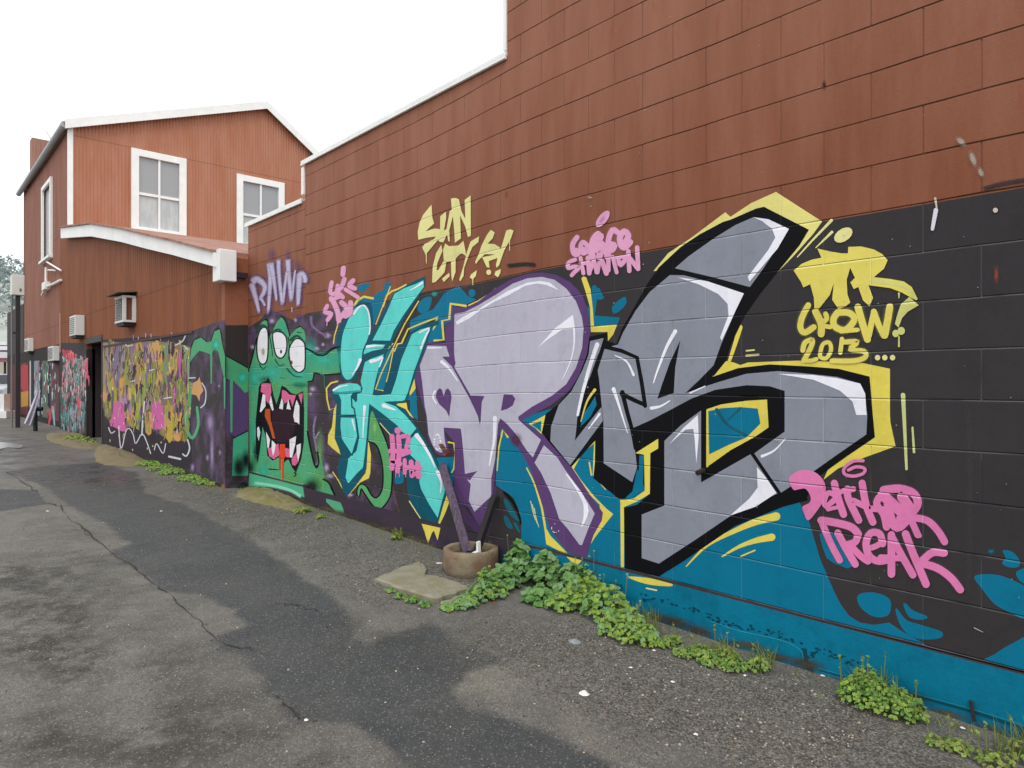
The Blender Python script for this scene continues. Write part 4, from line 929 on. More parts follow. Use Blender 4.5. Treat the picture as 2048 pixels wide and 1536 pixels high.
sd_.poly(TEAL, L((500, 190), (532, 135), (542, 190), (500, 270), (438, 332), (455, 250)), layer=8); sd_.stroke(YEL, L((530, 95), (480, 170), (440, 300)), 6, 1.5, layer=9)
sd_.stroke(BLK2, L((1535, 500), (1710, 755)), 7, 7)
sd_.build("letter_detail", None, S, "black cuts inside the grey letters")
sh = Art('M', 8)
sh.poly(WHT, SU((1545, 270), (1640, 283), (1772, 345), (1700, 470), (1520, 682), (1508, 652), (1640, 480), (1685, 400), (1665, 345), (1600, 295)))
sh.poly(WHT, SU((1060, 655), (1250, 680), (1484, 758), (1430, 870), (1342, 1060), (1332, 1040), (1385, 900), (1380, 825), (1320, 762), (1200, 702)))
for pts, a, b_ in ((SU((1045, 1000), (990, 1100), (935, 1240), (905, 1330)), 8, 2), (SU((545, 1085), (500, 1220), (450, 1400), (420, 1536)), 9, 5), (SU((660, 1155), (735, 1195), (778, 1280)), 2, 5), (L((650, 90), (680, 180), (740, 372)), 8, 1.5), (L((560, 250), (490, 345)), 5, 2),
                   (L((892, 212), (950, 200), (1010, 165)), 7, 2), (L((1140, 115), (1235, 72)), 3, 2), (L((1600, 520), (1680, 482), (1752, 405)), 6, 1.5)):
    sh.stroke(WHT, pts, a, b_)
sh.poly(WHT, L((1005, 445), (1095, 340), (1190, 255), (1195, 400), (1180, 565), (1168, 400), (1160, 345), (1110, 350)))
sh.poly(WHT, L((1568, 590), (1620, 650), (1692, 755), (1560, 842), (1395, 900), (1520, 790), (1572, 720)))
sh.poly(WHT, SR((470, 1272), (700, 1280), (850, 1300), (1000, 1335), (1032, 1400), (1040, 1536), (975, 1536), (950, 1450), (870, 1380), (700, 1310)))
sh.build("highlight", None, S, "white highlights")

# --- tags
def tagobj(pl, label, fn, layer=11):
    a = Art(pl, layer); fn(a); return a.build("painted_tag", None, wall, label)
def f_dtr(a):
    a.ell(PYEL, *D((585, 110))[0], 20.5, 12.5, -33)
    c = paint('#dfd164'); c2 = paint('#cfd07c')
    a.poly(c, D((40, 500), (130, 425), (240, 380), (345, 358), (300, 258), (450, 292), (560, 310), (635, 312), (640, 240), (780, 235), (920, 268), (1010, 318), (1072, 385), (1030, 480), (920, 572), (1100, 592), (1250, 620), (1335, 680), (1402, 812), (1380, 825), (1230, 742), (1100, 692), (860, 660), (912, 800), (870, 892), (800, 825), (750, 680), (700, 702), (662, 630), (712, 580), (660, 470), (622, 600), (630, 760), (662, 850), (600, 900), (530, 920), (462, 820), (480, 640), (435, 770), (300, 942), (268, 920), (262, 800), (222, 650), (145, 685), (118, 620)))
    a.stroke(c2, D((900, 610), (1100, 635), (1240, 670), (1330, 740), (1385, 810)), 9, 5, layer=12)
    for pts, w in ((((200, 880), (130, 1020), (115, 1130), (165, 1180), (260, 1120)), 12), (((280, 950), (340, 1080), (342, 1195)), 14), (((390, 975), (400, 1030), (330, 1090)), 10), (((340, 1100), (440, 1120)), 9),
                   (((520, 960), (650, 965), (705, 1040), (610, 1150), (500, 1120), (475, 1040), (520, 960)), 13), (((560, 1165), (740, 1150)), 9), (((745, 900), (790, 1060), (850, 1255)), 14), (((920, 960), (862, 1220)), 12), (((920, 950), (970, 1090), (1030, 1215)), 12), (((1095, 895), (1070, 1050), (1040, 1210)), 14),
                   (((140, 1375), (165, 1290), (245, 1262), (225, 1350), (150, 1490)), 10), (((160, 1485), (230, 1488), (290, 1470)), 8), (((330, 1410), (360, 1310), (430, 1290), (450, 1370), (400, 1460), (335, 1450), (330, 1410)), 8), (((570, 1250), (552, 1400)), 9), (((600, 1285), (740, 1282), (660, 1365), (810, 1385), (825, 1450), (700, 1490), (460, 1490)), 10)):
        a.sstroke(soft('#a89f58', 'block', .5), D(*pts), w * 1.7, layer=10); a.stroke(c, D(*pts), w)
    a.poly(c2, D((1215, 870), (1310, 788), (1412, 880), (1290, 952), (1230, 1020), (1190, 1125), (1150, 1085), (1178, 980)))
    a.ell(c2, *D((1158, 1190))[0], 6.5, 7.5); a.ell(c2, *D((1220, 1162))[0], 7.5, 8); a.stroke(c2, D((1195, 1220), (1195, 1330)), 2.6, 4); a.stroke(c2, D((1195, 750), (1195, 800)), 4, 2)
    for x in (960, 1040, 1125): a.ell(PYEL, *D((x, 1455))[0], 5.4, 5.6)
tagobj('M', "yellow tag DTR CREW! 2013 on the black band", f_dtr)
def f_sun(a):
    c = PYEL
    a.poly(c, U((330, 300), (345, 500), (372, 590), (240, 712), (380, 668), (462, 678), (465, 480), (552, 408), (556, 500), (522, 700), (560, 678), (610, 400), (642, 380), (630, 208), (700, 198), (752, 220), (790, 400), (850, 520), (840, 230), (932, 158), (935, 780), (890, 802), (850, 640), (770, 470), (782, 820), (690, 892), (680, 700), (660, 480), (602, 700), (612, 870), (588, 862), (568, 760), (512, 882), (458, 872), (430, 842), (330, 962), (240, 1072), (188, 960), (222, 908), (370, 828), (400, 790), (250, 812), (128, 842), (118, 720), (150, 570), (200, 460)))
    a.stroke(c, U((250, 1050), (252, 1205)), 2.4, 1.4)
    a.poly(c, U((480, 918), (400, 1050), (350, 1250), (338, 1502), (390, 1492), (480, 1400), (532, 1340), (560, 1182), (520, 1160), (440, 1302), (408, 1312), (420, 1200), (500, 1010)))
    a.poly(c, U((540, 898), (600, 940), (740, 930), (822, 858), (850, 1000), (862, 1092), (800, 1050), (770, 1062), (702, 1130), (700, 1340), (650, 1482), (635, 1400), (630, 1172), (562, 1182), (518, 1150), (508, 1000)))
    a.poly(c, U((600, 1348), (490, 1440), (520, 1492), (612, 1400)))
    a.poly(c, U((1062, 788), (1050, 880), (960, 952), (900, 1090), (832, 1280), (822, 1400), (770, 1482), (758, 1450), (820, 1250), (868, 1050), (930, 868)))
    a.poly(c, U((1030, 1308), (940, 1370), (918, 1420), (960, 1452), (1012, 1400))); a.stroke(c, U((965, 1440), (965, 1536)), 2, 1.5)
    a.poly(c, U((1240, 688), (1302, 730), (1270, 822), (1192, 900), (1300, 908), (1382, 960), (1402, 1020), (1372, 1112), (1260, 1152), (1212, 1172), (1222, 1272), (1180, 1262), (1108, 1110), (1200, 1092), (1310, 1068), (1150, 1062), (1062, 1150), (1012, 1212), (1000, 1180), (1060, 1050), (1098, 930), (1180, 770)))
    a.poly(c, U((1480, 698), (1540, 680), (1592, 700), (1552, 820), (1450, 1000), (1370, 1232), (1332, 1272), (1320, 1230), (1360, 1060), (1402, 960)))
    a.ell(c, *U((1210, 1340))[0], 5, 5.5); a.poly(c, U((1395, 1290), (1310, 1330), (1300, 1380), (1350, 1420), (1390, 1350))); a.stroke(c, U((1530, 830), (1530, 1010)), 1.6, 1.4)
tagobj('M', "pale yellow tag SUN CITY high on the brown blocks", f_sun)
def f_geo(a):
    c = PNK2
    a.ell(c, *G((875, 285))[0], 20, 9, -52); a.ell(paint('#c583b8'), *G((860, 300))[0], 8, 3, -52, layer=13)
    for pts, w in ((((350, 660), (262, 800), (270, 960), (330, 1020), (395, 960), (330, 925)), 10), (((560, 830), (470, 760), (420, 860), (470, 990), (560, 930), (440, 890)), 9), (((780, 600), (700, 700), (640, 900), (660, 1060)), 14), (((830, 640), (790, 760), (880, 830), (960, 950), (980, 1060)), 14), (((720, 820), (740, 900), (830, 960), (800, 1060)), 13),
                   (((1180, 560), (1080, 510), (1000, 680), (1000, 850), (1060, 930), (1120, 830), (1060, 800)), 11), (((1300, 820), (1400, 640), (1320, 540), (1230, 650), (1250, 820), (1330, 870), (1440, 760)), 12),
                   (((310, 1120), (180, 1180), (170, 1290), (300, 1260), (380, 1290), (290, 1380), (240, 1440)), 8), (((420, 1080), (480, 1400)), 8), (((570, 1080), (600, 1400)), 9), (((420, 1200), (600, 1190)), 7), (((690, 1100), (750, 1380)), 8), (((700, 1110), (600, 1390)), 8), (((860, 1150), (950, 1400)), 10), (((800, 1180), (770, 1380)), 8), (((990, 1000), (990, 1340)), 9),
                   (((1080, 1060), (1160, 1380)), 8), (((1090, 1090), (1400, 1050)), 7), (((1200, 1140), (1240, 1230), (1330, 1130)), 9), (((1400, 950), (1420, 1350)), 9), (((1440, 1100), (1600, 1310)), 9), (((1580, 870), (1600, 1290)), 9)):
        a.sstroke(soft('#c98bb0', 'block', .5), G(*pts), w * 1.6, layer=10); a.stroke(c, G(*pts), w * 1.0)
tagobj('M', "light pink tag GEORGE SHANTON at the top of the black band", f_geo)
def f_sen(a):
    c = PINK
    a.poly(c, SEN((40, 300), (90, 240), (180, 205), (290, 220), (370, 280), (415, 370), (400, 500), (330, 620), (240, 720), (195, 650), (180, 580), (250, 540), (262, 480), (215, 400), (150, 400), (85, 405)), True)
    a.stroke(c, SEN((800, 110), (700, 115), (610, 180), (610, 245), (700, 268), (800, 240), (815, 190), (730, 172), (650, 205)), 6.5, 6.5)
    for pts, w in ((((440, 610), (540, 585)), 8), (((440, 590), (400, 540), (440, 440), (520, 480), (450, 560)), 11), (((505, 340), (540, 480), (600, 660)), 15), (((640, 400), (650, 500), (755, 720)), 15), (((600, 420), (700, 400)), 12), (((790, 340), (830, 560), (900, 740)), 15), (((700, 520), (870, 600)), 13), (((960, 490), (940, 560), (1010, 660), (1040, 790)), 15), (((860, 600), (1020, 610)), 13),
                   (((1010, 410), (1170, 395), (1310, 440), (1360, 540), (1300, 640), (1180, 700)), 17), (((1000, 460), (1110, 560), (1200, 640)), 22), (((1060, 560), (1080, 700), (1150, 790), (1230, 730)), 20), (((1290, 690), (1450, 720), (1560, 820), (1635, 940)), 15), (((1280, 690), (1330, 800), (1360, 870)), 14), (((1200, 480), (1280, 600)), 22),
                   (((370, 720), (520, 745), (680, 790), (750, 860)), 16), (((385, 760), (470, 960), (560, 1130)), 14), (((540, 850), (620, 1000), (720, 1170)), 15), (((750, 860), (720, 940), (640, 970)), 15), (((680, 990), (780, 1090), (850, 1140)), 14),
                   (((1000, 960), (970, 860), (880, 850), (830, 950), (860, 1080), (960, 1140), (1100, 1110)), 15), (((850, 1010), (930, 985), (1010, 935)), 12), (((450, 560), (520, 500), (560, 430)), 11), (((1090, 870), (1090, 1060), (1090, 1270)), 16), (((1100, 900), (1190, 1070), (1310, 1280)), 15), (((980, 1100), (1210, 1110)), 13), (((1235, 860), (1280, 980), (1350, 1150), (1445, 1375)), 16), (((1630, 1055), (1510, 1050), (1400, 1140)), 16), (((1400, 1160), (1560, 1210), (1700, 1310), (1795, 1430)), 16), (((1340, 800), (1380, 880)), 9)):
        a.sstroke(soft('#b0608c', 'block', .4), SEN(*pts), w * 1.4, layer=10); a.stroke(c, SEN(*pts), w * .96)
tagobj('M', "large pink tag SENHOR FREAK at the lower right", f_sen)
def f_sols(a):
    c = PNK2
    for pts, w in ((((1590, 430), (1580, 530)), 10), (((1410, 650), (1385, 800), (1440, 830), (1490, 800)), 8), (((1605, 600), (1560, 720), (1500, 790), (1580, 880)), 9), (((1740, 620), (1680, 700), (1765, 745)), 9), (((1620, 760), (1810, 880)), 8), (((1340, 1010), (1305, 1110), (1400, 1130), (1345, 1230)), 8), (((1400, 900), (1440, 960), (1500, 1100), (1520, 1240)), 10),
                   (((1560, 960), (1640, 1060), (1540, 1190)), 10), (((1700, 960), (1690, 1110), (1620, 1170)), 10), (((1400, 920), (1560, 860)), 8), (((1500, 700), (1480, 850)), 8), (((1340, 1200), (1335, 1310)), 2), (((1500, 1200), (1500, 1300)), 3)):
        a.sstroke(soft('#c98bb0', 'block', .5), RW(*pts), w * 1.8, layer=10); a.stroke(c, RW(*pts), w)
tagobj('M', "small light pink tag left of the turquoise i", f_sols)
def f_rain(a):
    c = PINK
    a.ell(c, *B((853, 335))[0], 6.5, 7)
    for pts, w in ((((790, 400), (800, 560), (790, 750)), 10), (((860, 400), (870, 560), (850, 780)), 10), (((900, 400), (970, 400), (950, 520)), 9), (((770, 560), (960, 560)), 9), (((900, 600), (980, 570)), 9), (((930, 660), (930, 800)), 8), (((1000, 680), (1010, 830)), 10), (((1070, 690), (1080, 840)), 10), (((950, 740), (1100, 740)), 9), (((780, 660), (880, 700)), 9), (((1010, 800), (1090, 830)), 8)):
        a.stroke(c, B(*pts), w)
    for x in (830, 870, 940, 990): a.stroke(c, B((x, 750), (x, 850)), 2, 1.4)
tagobj('M', "pink tag sprayed over the leg of the turquoise K", f_rain)
def f_rawr(a):
    h = soft('#5f4a86', 'block', .6); c = soft('#c0b6d0')
    sk = [(((165, 650), (230, 850), (300, 1140)), 15, 5), (((180, 655), (260, 600), (370, 690), (370, 790), (310, 900)), 15, 7), (((300, 880), (350, 940), (385, 1020)), 8, 4),
          (((450, 340), (465, 600), (430, 1160)), 14, 5), (((470, 340), (520, 620), (565, 960)), 13, 4), (((450, 865), (530, 840)), 6, 6), (((590, 285), (600, 560), (652, 1010)), 9, 7), (((652, 1010), (690, 700), (725, 460)), 6, 6),
          (((735, 290), (745, 480), (790, 960)), 12, 7), (((788, 960), (830, 600), (850, 450)), 7, 3), (((925, 500), (900, 740), (890, 1030)), 15, 6), (((900, 560), (960, 520), (1000, 600), (990, 660)), 13, 8), (((905, 885), (1005, 885)), 8, 8)]
    for pts, w, w2 in sk: a.sstroke(h, RW(*[(x + 10, y + 4) for x, y in pts]), w * 1.9, w2 * 2.6, layer=9)
    for x, y, rx, ry in ((490, 230, 12, 18), (740, 255, 10, 18), (900, 400, 10, 14), (60, 560, 14, 7), (640, 1130, 16, 9), (430, 1130, 14, 8), (900, 1180, 14, 8)): a.blob(soft('#5f4a86', 'block', .4), *RW((x, y))[0], rx, ry, layer=9)
    for pts, w, w2 in sk: a.sstroke(c, RW(*pts), w * 1.25, w2 * 1.3, layer=11)
    a.stroke(paint('#b9aecb'), RW((795, 1040), (800, 1110)), 2.4, 1.6)
tagobj('M', "soft purple tag RAWR above the green monster", f_rawr)
def f_misc(a):
    a.stroke(WHT, D((0, 0), (1, 1)), .01, .01) if False else None
    a.stroke(paint('#d8d6dc'), SR((1484, 225), (1462, 345)), 9, 7); a.stroke(paint('#c9b7a6'), SR((1480, 150), (1490, 215)), 5, 3); a.ell(paint('#cfc4b4'), *SR((1865, 225))[0], 5, 5)
    a.blob(soft('#8a4a3a'), *SR((1870, 640))[0], 7, 22); a.sstroke(soft('#8a4a3a'), SR((1900, 775), (2060, 760)), 6)
    a.sstroke(soft('#4a4447', 'block', .35), [(1820, 800), (1822, 1000), (1818, 1290)], 16, layer=1.6); a.sstroke(soft('#524c4e', 'block', .35), [(1935, 800), (1940, 950), (1938, 1200)], 20, layer=1.6)
    a.sstroke(soft('#2a282a'), [(1012, 532), (1050, 528), (1072, 530)], 10)
    a.stroke(paint('#b8aaa8'), S8((1210, 908), (1250, 928)), 2, 1)
    for x, y, rx, ry, r_ in ((1922, 283, 16, 9, 40), (1946, 318, 9, 22, -20), (1962, 345, 8, 14, -20), (1180, 395, 8, 3, 10)): a.blob(soft('#a59487'), x, y, rx, ry, r_, core=.5)
    a.sstroke(soft('#3f3336'), [(1965, 378), (2000, 368), (2060, 358)], 11); a.blob(soft('#2a1c18'), 1648, 170, 5, 12)
    a.blob(soft('#8a4e34', 'block', .6), 1012, 388, 4, 10)
    rq = random.Random(11)
    for i in range(60):
        x = rq.uniform(1100, 2040); y = rq.uniform(20, 1200); a.ell(paint('#a59c95'), x, y, rq.uniform(.6, 1.6), rq.uniform(.5, 1.4), n=6)
a = Art('M', 13); f_misc(a); a.build("paint_chips", None, wall, "chips, drips and scuffs in the paint")

# --- green monster
mo = Art('M', 3)
GMpts = M1((130, 930), (200, 700), (255, 420), (290, 300), (340, 180), (380, 158), (415, 170), (432, 300), (450, 420), (500, 320), (560, 200), (620, 118), (650, 118), (690, 180), (740, 330), (760, 420), (800, 360), (860, 290), (930, 262), (985, 310), (1005, 400), (1000, 590), (1130, 650), (1200, 690), (1300, 680), (1400, 610), (1540, 550), (1540, 970), (1310, 990), (1140, 960), (1110, 1080), (1040, 1095)) + M2((1032, 640), (1070, 860), (1130, 1100), (1175, 1192), (1205, 1100), (1190, 955), (1240, 1000), (1280, 1200), (1292, 1350)) + W_((1500, 600), (1620, 680), (1650, 800), (1740, 940), (1800, 1010), (1430, 950), (1290, 760), (1100, 700), (1095, 760), (0, 510)) + M1((130, 930))[:0] + [(497, 741)]
mo.poly(BLK2, [(x + (2 if x < 600 else -1), y - 3) for x, y in GMpts], layer=2)
mo.poly(GRN, GMpts)
for x, y, rx, ry in ((510, 755, 20, 26), (545, 745, 26, 20), (600, 748, 28, 20), (650, 720, 40, 18), (620, 700, 14, 24), (515, 870, 16, 40), (528, 945, 10, 22), (565, 665, 8, 24), (690, 715, 18, 20)):
    mo.blob(soft('#3fc7ae', 'block', .7), x, y, rx * 1.3, ry * 1.3, layer=4, core=.15)
for x, y, rx, ry in ((540, 775, 22, 10), (580, 960, 22, 18), (600, 790, 20, 14), (550, 820, 6, 30), (640, 900, 8, 40), (640, 960, 18, 22)):
    mo.blob(soft('#74b75f', 'block', .6), x, y, rx * 1.3, ry * 1.3, layer=4, core=.15)
mo.blob(soft('#1b1d22'), 622, 975, 22, 26, 40, layer=6); mo.blob(soft('#1b1d22'), 640, 1000, 18, 12, 30, layer=6)
for pts, w, w2 in ((M1((1000, 590), (1060, 610), (1130, 655), (1200, 692), (1300, 690), (1400, 615), (1530, 560)), 3.5, 3), (M1((1140, 965), (1300, 995), (1420, 985), (1540, 975)), 3, 3), (M1((1140, 965), (1115, 1080), (1045, 1100)), 3, 3), (M1((130, 935), (195, 705), (255, 430)), 2.5, 2), (M1((440, 340), (490, 600), (500, 720)), 2, 1), (M1((740, 420), (760, 600), (740, 760)), 2, 1),
                   (M2((1035, 640), (1075, 860), (1130, 1100), (1175, 1195), (1210, 1100), (1190, 955)), 3.5, 3), (W_((1500, 600), (1620, 680), (1740, 940), (1800, 1000)), 3, 4), (M2((0, 870), (60, 900), (110, 990)), 2, 3), (M2((450, 1215), (600, 1225)), 2.5, 1.5), (M2((840, 1270), (860, 1300), (830, 1330)), 3, 2)):
    mo.stroke(BLK2, pts, w, w2, layer=5)
for pts, w in ((M1((620, 1040), (700, 1045)), 2), (M1((930, 1170), (980, 1170)), 2), (M1((880, 345), (950, 345)), 2), (M1((1240, 990), (1290, 1010), (1295, 1200)), 2.4)):
    mo.stroke(paint('#2f7a55'), pts, w, w * .7, layer=5)
mo.blob(soft('#14302a', 'block', .8), 500, 935, 14, 24, layer=6); mo.blob(soft('#14302a', 'block', .7), 512, 905, 9, 30, layer=5); mo.blob(soft('#2f7f60', 'block', .8), 530, 760, 16, 10, layer=5); mo.blob(soft('#2f7f60', 'block', .8), 600, 770, 26, 8, layer=5)
MON = mo.build("painted_monster", None, wall, "green three eyed monster with a wide open fanged mouth")
me_ = Art('M', 7)
for pts in (M1((370, 275), (415, 330), (422, 560), (405, 760), (355, 822), (298, 780), (270, 640), (275, 460), (310, 330)), M1((520, 360), (600, 343), (680, 390), (708, 480), (702, 620), (660, 710), (610, 727), (560, 680), (530, 560), (513, 440)), M1((880, 448), (950, 480), (988, 560), (988, 850), (960, 920), (900, 948), (830, 900), (790, 830), (765, 700), (768, 590), (820, 490))):
    me_.stroke(BLK2, pts + pts[:1], 5.5, layer=5.6, k=3); me_.poly(TOOTH, pts, True)
for pts, w in ((M1((275, 320), (345, 235), (435, 280)), 6), (M1((500, 345), (600, 300), (715, 420)), 5.5), (M1((780, 460), (880, 395), (990, 500)), 6), (M1((300, 840), (350, 910), (400, 860)), 2.5), (M1((540, 760), (600, 850), (680, 830)), 2.5), (M1((720, 900), (830, 1010), (960, 1030)), 3), (M1((880, 340), (940, 345)), 2)):
    me_.stroke(paint('#174a3c'), pts, w, w * .5, layer=8)
me_.blob(soft('#a39a6a'), *M1((355, 640))[0], 5, 10, layer=8); me_.ell(BLK2, *M1((630, 640))[0], 2, 4, layer=8); me_.poly(paint('#7a4534'), M1((775, 775), (805, 780), (810, 820), (785, 850)), layer=8)
me_.build("eye", None, MON, "three long white eyes")
mm = Art('M', 6)
mm.poly(BLK2, M1((290, 1180), (320, 1120), (400, 1090), (430, 1035), (475, 1120), (520, 1330), (560, 1450), (600, 1320), (640, 1155), (700, 1190), (780, 1270), (860, 1300), (970, 1245), (985, 1536)) + M2((980, 800), (940, 1060), (860, 1270), (800, 1190), (740, 1060), (680, 1110), (600, 1030), (500, 1085), (420, 1010), (390, 700), (345, 560), (310, 900), (265, 1130), (245, 900), (240, 480), (280, 60)))
mm.poly(MAR, M2((500, 330), (620, 290), (760, 300), (830, 420), (840, 600), (760, 760), (650, 800), (560, 760), (500, 620)), True, layer=7)
mm.build("mouth", None, MON, "black and maroon open mouth")
mg = Art('M', 9)
for pts in (M1((330, 1130), (400, 1125), (470, 1130), (482, 1260), (440, 1440), (405, 1400), (375, 1290), (318, 1255)), M1((645, 1225), (700, 1240), (760, 1300), (858, 1312), (805, 1490), (770, 1370), (690, 1440), (640, 1340)), M1((895, 1300), (965, 1275), (945, 1450)),
            M2((425, 900), (480, 880), (590, 820), (605, 1000), (520, 1062), (450, 1020)), M2((690, 885), (760, 905), (770, 1035), (700, 1030)), M2((790, 1070), (870, 940), (905, 1090), (850, 1162), (800, 1150))):
    mg.poly(GUM, pts)
mg.build("gums", None, MON)
mt = Art('M', 10)
for pts in (((350, 60), (390, 80), (392, 250), (320, 342), (303, 332)), ((475, 80), (517, 300), (495, 322), (448, 200)), ((640, 120), (667, 200), (656, 302), (600, 282)), ((740, 140), (782, 302), (713, 290)), ((870, 150), (912, 250), (912, 532), (880, 500), (840, 492), (818, 400), (840, 250)), ((290, 560), (312, 650), (290, 782), (264, 700), (264, 580)),
            ((398, 640), (462, 760), (440, 902), (420, 880)), ((490, 770), (547, 830), (530, 952), (505, 1012), (484, 900)), ((760, 760), (862, 708), (850, 832), (800, 1042), (764, 1030)), ((868, 850), (937, 818), (930, 940), (895, 1092), (870, 980))):
    mt.poly(TOOTH, M2(*pts))
mt.build("teeth", None, MON)
mq = Art('M', 11)
mq.poly(MORG, M2((388, 290), (462, 290), (470, 450), (542, 750), (500, 742), (450, 560), (380, 400)))
mq.poly(MRED, M2((610, 830), (692, 828), (692, 1020), (662, 1100), (602, 1000))); mq.stroke(MRED, M2((655, 1000), (655, 1440)), 5, 3.4); mq.stroke(paint('#a8491d'), M2((612, 1000), (610, 1220)), 4, 3)
mq.build("tongue", None, MON, "orange red tongue with paint drips")

# tail and second tentacle right of the turquoise letters
ta = Art('M', 3)
TP = cat(B((560, 115), (620, 220), (690, 380), (740, 520), (780, 700), (782, 900), (760, 1060), (690, 1165), (640, 1190), (580, 1145), (500, 1030), (450, 965), (425, 1060), (412, 1000), (440, 935), (500, 950), (560, 1050), (620, 1080), (680, 1010), (700, 880), (690, 700), (650, 540), (600, 470), (545, 450), (520, 400)), True, 4)
ta.stroke(BLK2, TP[::3] + TP[:1], 6, layer=2, k=2); ta.poly(paint('#57a468'), TP)
ta.blob(soft('#7fbf6a'), *B((600, 300))[0], 9, 30, layer=4); ta.build("painted_tentacle", None, wall, "curling green tentacle behind the turquoise K")

# ================================================================ PAINT ON THE LEAN-TO (end face and lane face)
GRNp = paint('#4fa173', 'plain'); BLKp = paint('#1d1a22', 'plain')
e = Art('E', 1)
e.poly(GALP, [(450.6, 650), (496.5, 650), (496.5, 985), (450.6, 985)])
e.poly(paint('#3a3434', 'plain'), [(452, 651), (496, 651), (496, 735), (475, 725), (452, 715)], layer=2)
e.poly(paint('#5a4270', 'plain'), ML((400, 600), (526, 600), (526, 1010), (420, 1050), (350, 1000), (350, 620)), layer=2)
e.poly(GRNp, ML((346, 430), (440, 480), (526, 525), (526, 700), (500, 715), (450, 660), (410, 620), (346, 600)), layer=3)
e.poly(paint('#45a583', 'plain'), ML((410, 1065), (526, 1005), (526, 1350), (400, 1350)), layer=3)
e.stroke(GRNp, ML((395, 610), (395, 1010)), 6, 3.5, layer=4); e.blob(soft('#3fc7ae', 'plain'), 485, 755, 14, 16, layer=5); e.blob(soft('#1b1d22', 'plain'), 478, 935, 18, 32, layer=5); e.blob(soft('#1b1d22', 'plain'), 492, 920, 12, 26, layer=5)
e.stroke(BLKp, ML((350, 425), (440, 475), (524, 522)), 2.5, layer=4); e.stroke(BLKp, ML((412, 1060), (520, 1005)), 2.5, layer=4)
e.build("painted_panel", None, lean, "purple and green paint on the end wall")
l = Art('L', 1)
l.poly(GALP, ML((50, 250), (345, 150), (345, 1420), (60, 1330), (20, 1100), (20, 500))); MLg = l
for x, y, rx, ry in ((420, 845, 12, 30), (424, 905, 6, 60), (438, 772, 4, 6), (445, 690, 4, 8), (415, 915, 5, 10), (385, 935, 6, 12), (440, 905, 4, 8)): l.blob(soft('#9d86b0', 'plain'), x, y, rx, ry, layer=2)
l.build("painted_background", None, lean, "purple clouded paint near the corner")
l = Art('L', 3)
arm = ML((75, 480), (85, 380), (110, 310), (160, 288), (205, 325), (240, 318), (265, 240), (305, 225), (322, 330), (345, 430), (345, 625), (320, 520), (295, 400), (268, 368), (238, 420), (190, 400), (150, 390), (110, 430))
l.stroke(BLKp, arm[:11], 4, layer=2, k=3); l.poly(GRNp, arm)
l.blob(soft('#3fc7ae', 'plain'), 432, 690, 10, 16, layer=4); l.stroke(GRNp, ML((240, 410), (240, 640)), 4, 2.5); l.stroke(GRNp, ML((342, 600), (343, 830)), 4, 2)
l.stroke(paint('#57a878', 'plain'), ML((70, 640), (48, 800), (52, 980), (95, 1060), (140, 960), (130, 825)), 7, 5); l.stroke(GRNp, ML((85, 640), (70, 900)), 5, 4)
l.build("painted_tentacle", None, lean, "green tentacle reaching on to the lane wall")
y = Art('L', 1)
y.poly(paint('#332b33', 'plain'), YM((100, 240), (790, 195), (830, 1290), (700, 1260), (450, 1190), (100, 1100)))
y.poly(paint('#83734f', 'plain'), YM((100, 262), (300, 262), (500, 250), (660, 262), (790, 290), (800, 700), (790, 1060), (640, 1060), (560, 1000), (480, 940), (420, 900), (330, 880), (300, 960), (160, 930), (100, 780)), layer=1.1)
V = [(120,280,600,50,'#8d8272'),(170,280,560,35,'#a5764e'),(215,280,620,50,'#7c6a80'),(262,290,520,40,'#94888a'),(300,400,720,50,'#8f913e'),(350,280,500,40,'#90689a'),(395,260,640,45,'#bd934a'),(430,480,780,35,'#90993f'),(460,270,560,40,'#80658c'),(520,262,420,50,'#c29a58'),(500,500,625,50,'#939a3c'),(570,300,580,45,'#c99856'),(612,280,600,35,'#788a6c'),(680,310,535,60,'#cb9260'),(732,340,525,20,'#bd58a2'),(785,300,560,42,'#86997f'),(190,600,800,60,'#9f993c'),(250,560,760,30,'#c7963e'),(120,660,740,50,'#c3906a'),(340,620,700,60,'#9f9f36'),(398,640,880,36,'#81836a'),(330,790,900,66,'#c69350'),(380,760,900,26,'#9fa72f'),(470,830,1000,56,'#cd985a'),(560,700,760,50,'#ad788a'),(680,620,790,32,'#c46aa8'),(722,560,700,42,'#8f973e'),(640,770,1060,56,'#bd9e44'),(705,830,1060,72,'#cf9858'),(762,960,1060,36,'#8f8738'),(440,560,700,24,'#5f7f86'),(545,330,480,20,'#6a4a86'),(150,620,700,20,'#6f5a7a'),(650,420,520,18,'#e0b478')]
rv = random.Random(5)
for x, y0, y1, w, c in V:
    x0, x1 = x - w / 2, x + w / 2
    y.poly(paint(c, 'plain'), YM((x0 + rv.uniform(-6, 6), y0 + rv.uniform(-10, 14)), (x, y0 - rv.uniform(0, 22)), (x1 + rv.uniform(-5, 5), y0 + rv.uniform(-6, 16)), (x1 + rv.uniform(-9, 6), (y0 + y1) / 2), (x1 - rv.uniform(0, 9), y1 - rv.uniform(0, 40)), (x + rv.uniform(-8, 8), y1 + rv.uniform(0, 26)), (x0 + rv.uniform(0, 9), y1 - rv.uniform(0, 30)), (x0 - rv.uniform(-6, 9), (y0 + y1) / 2)), layer=2 + rv.randrange(3))
rv2 = random.Random(77)
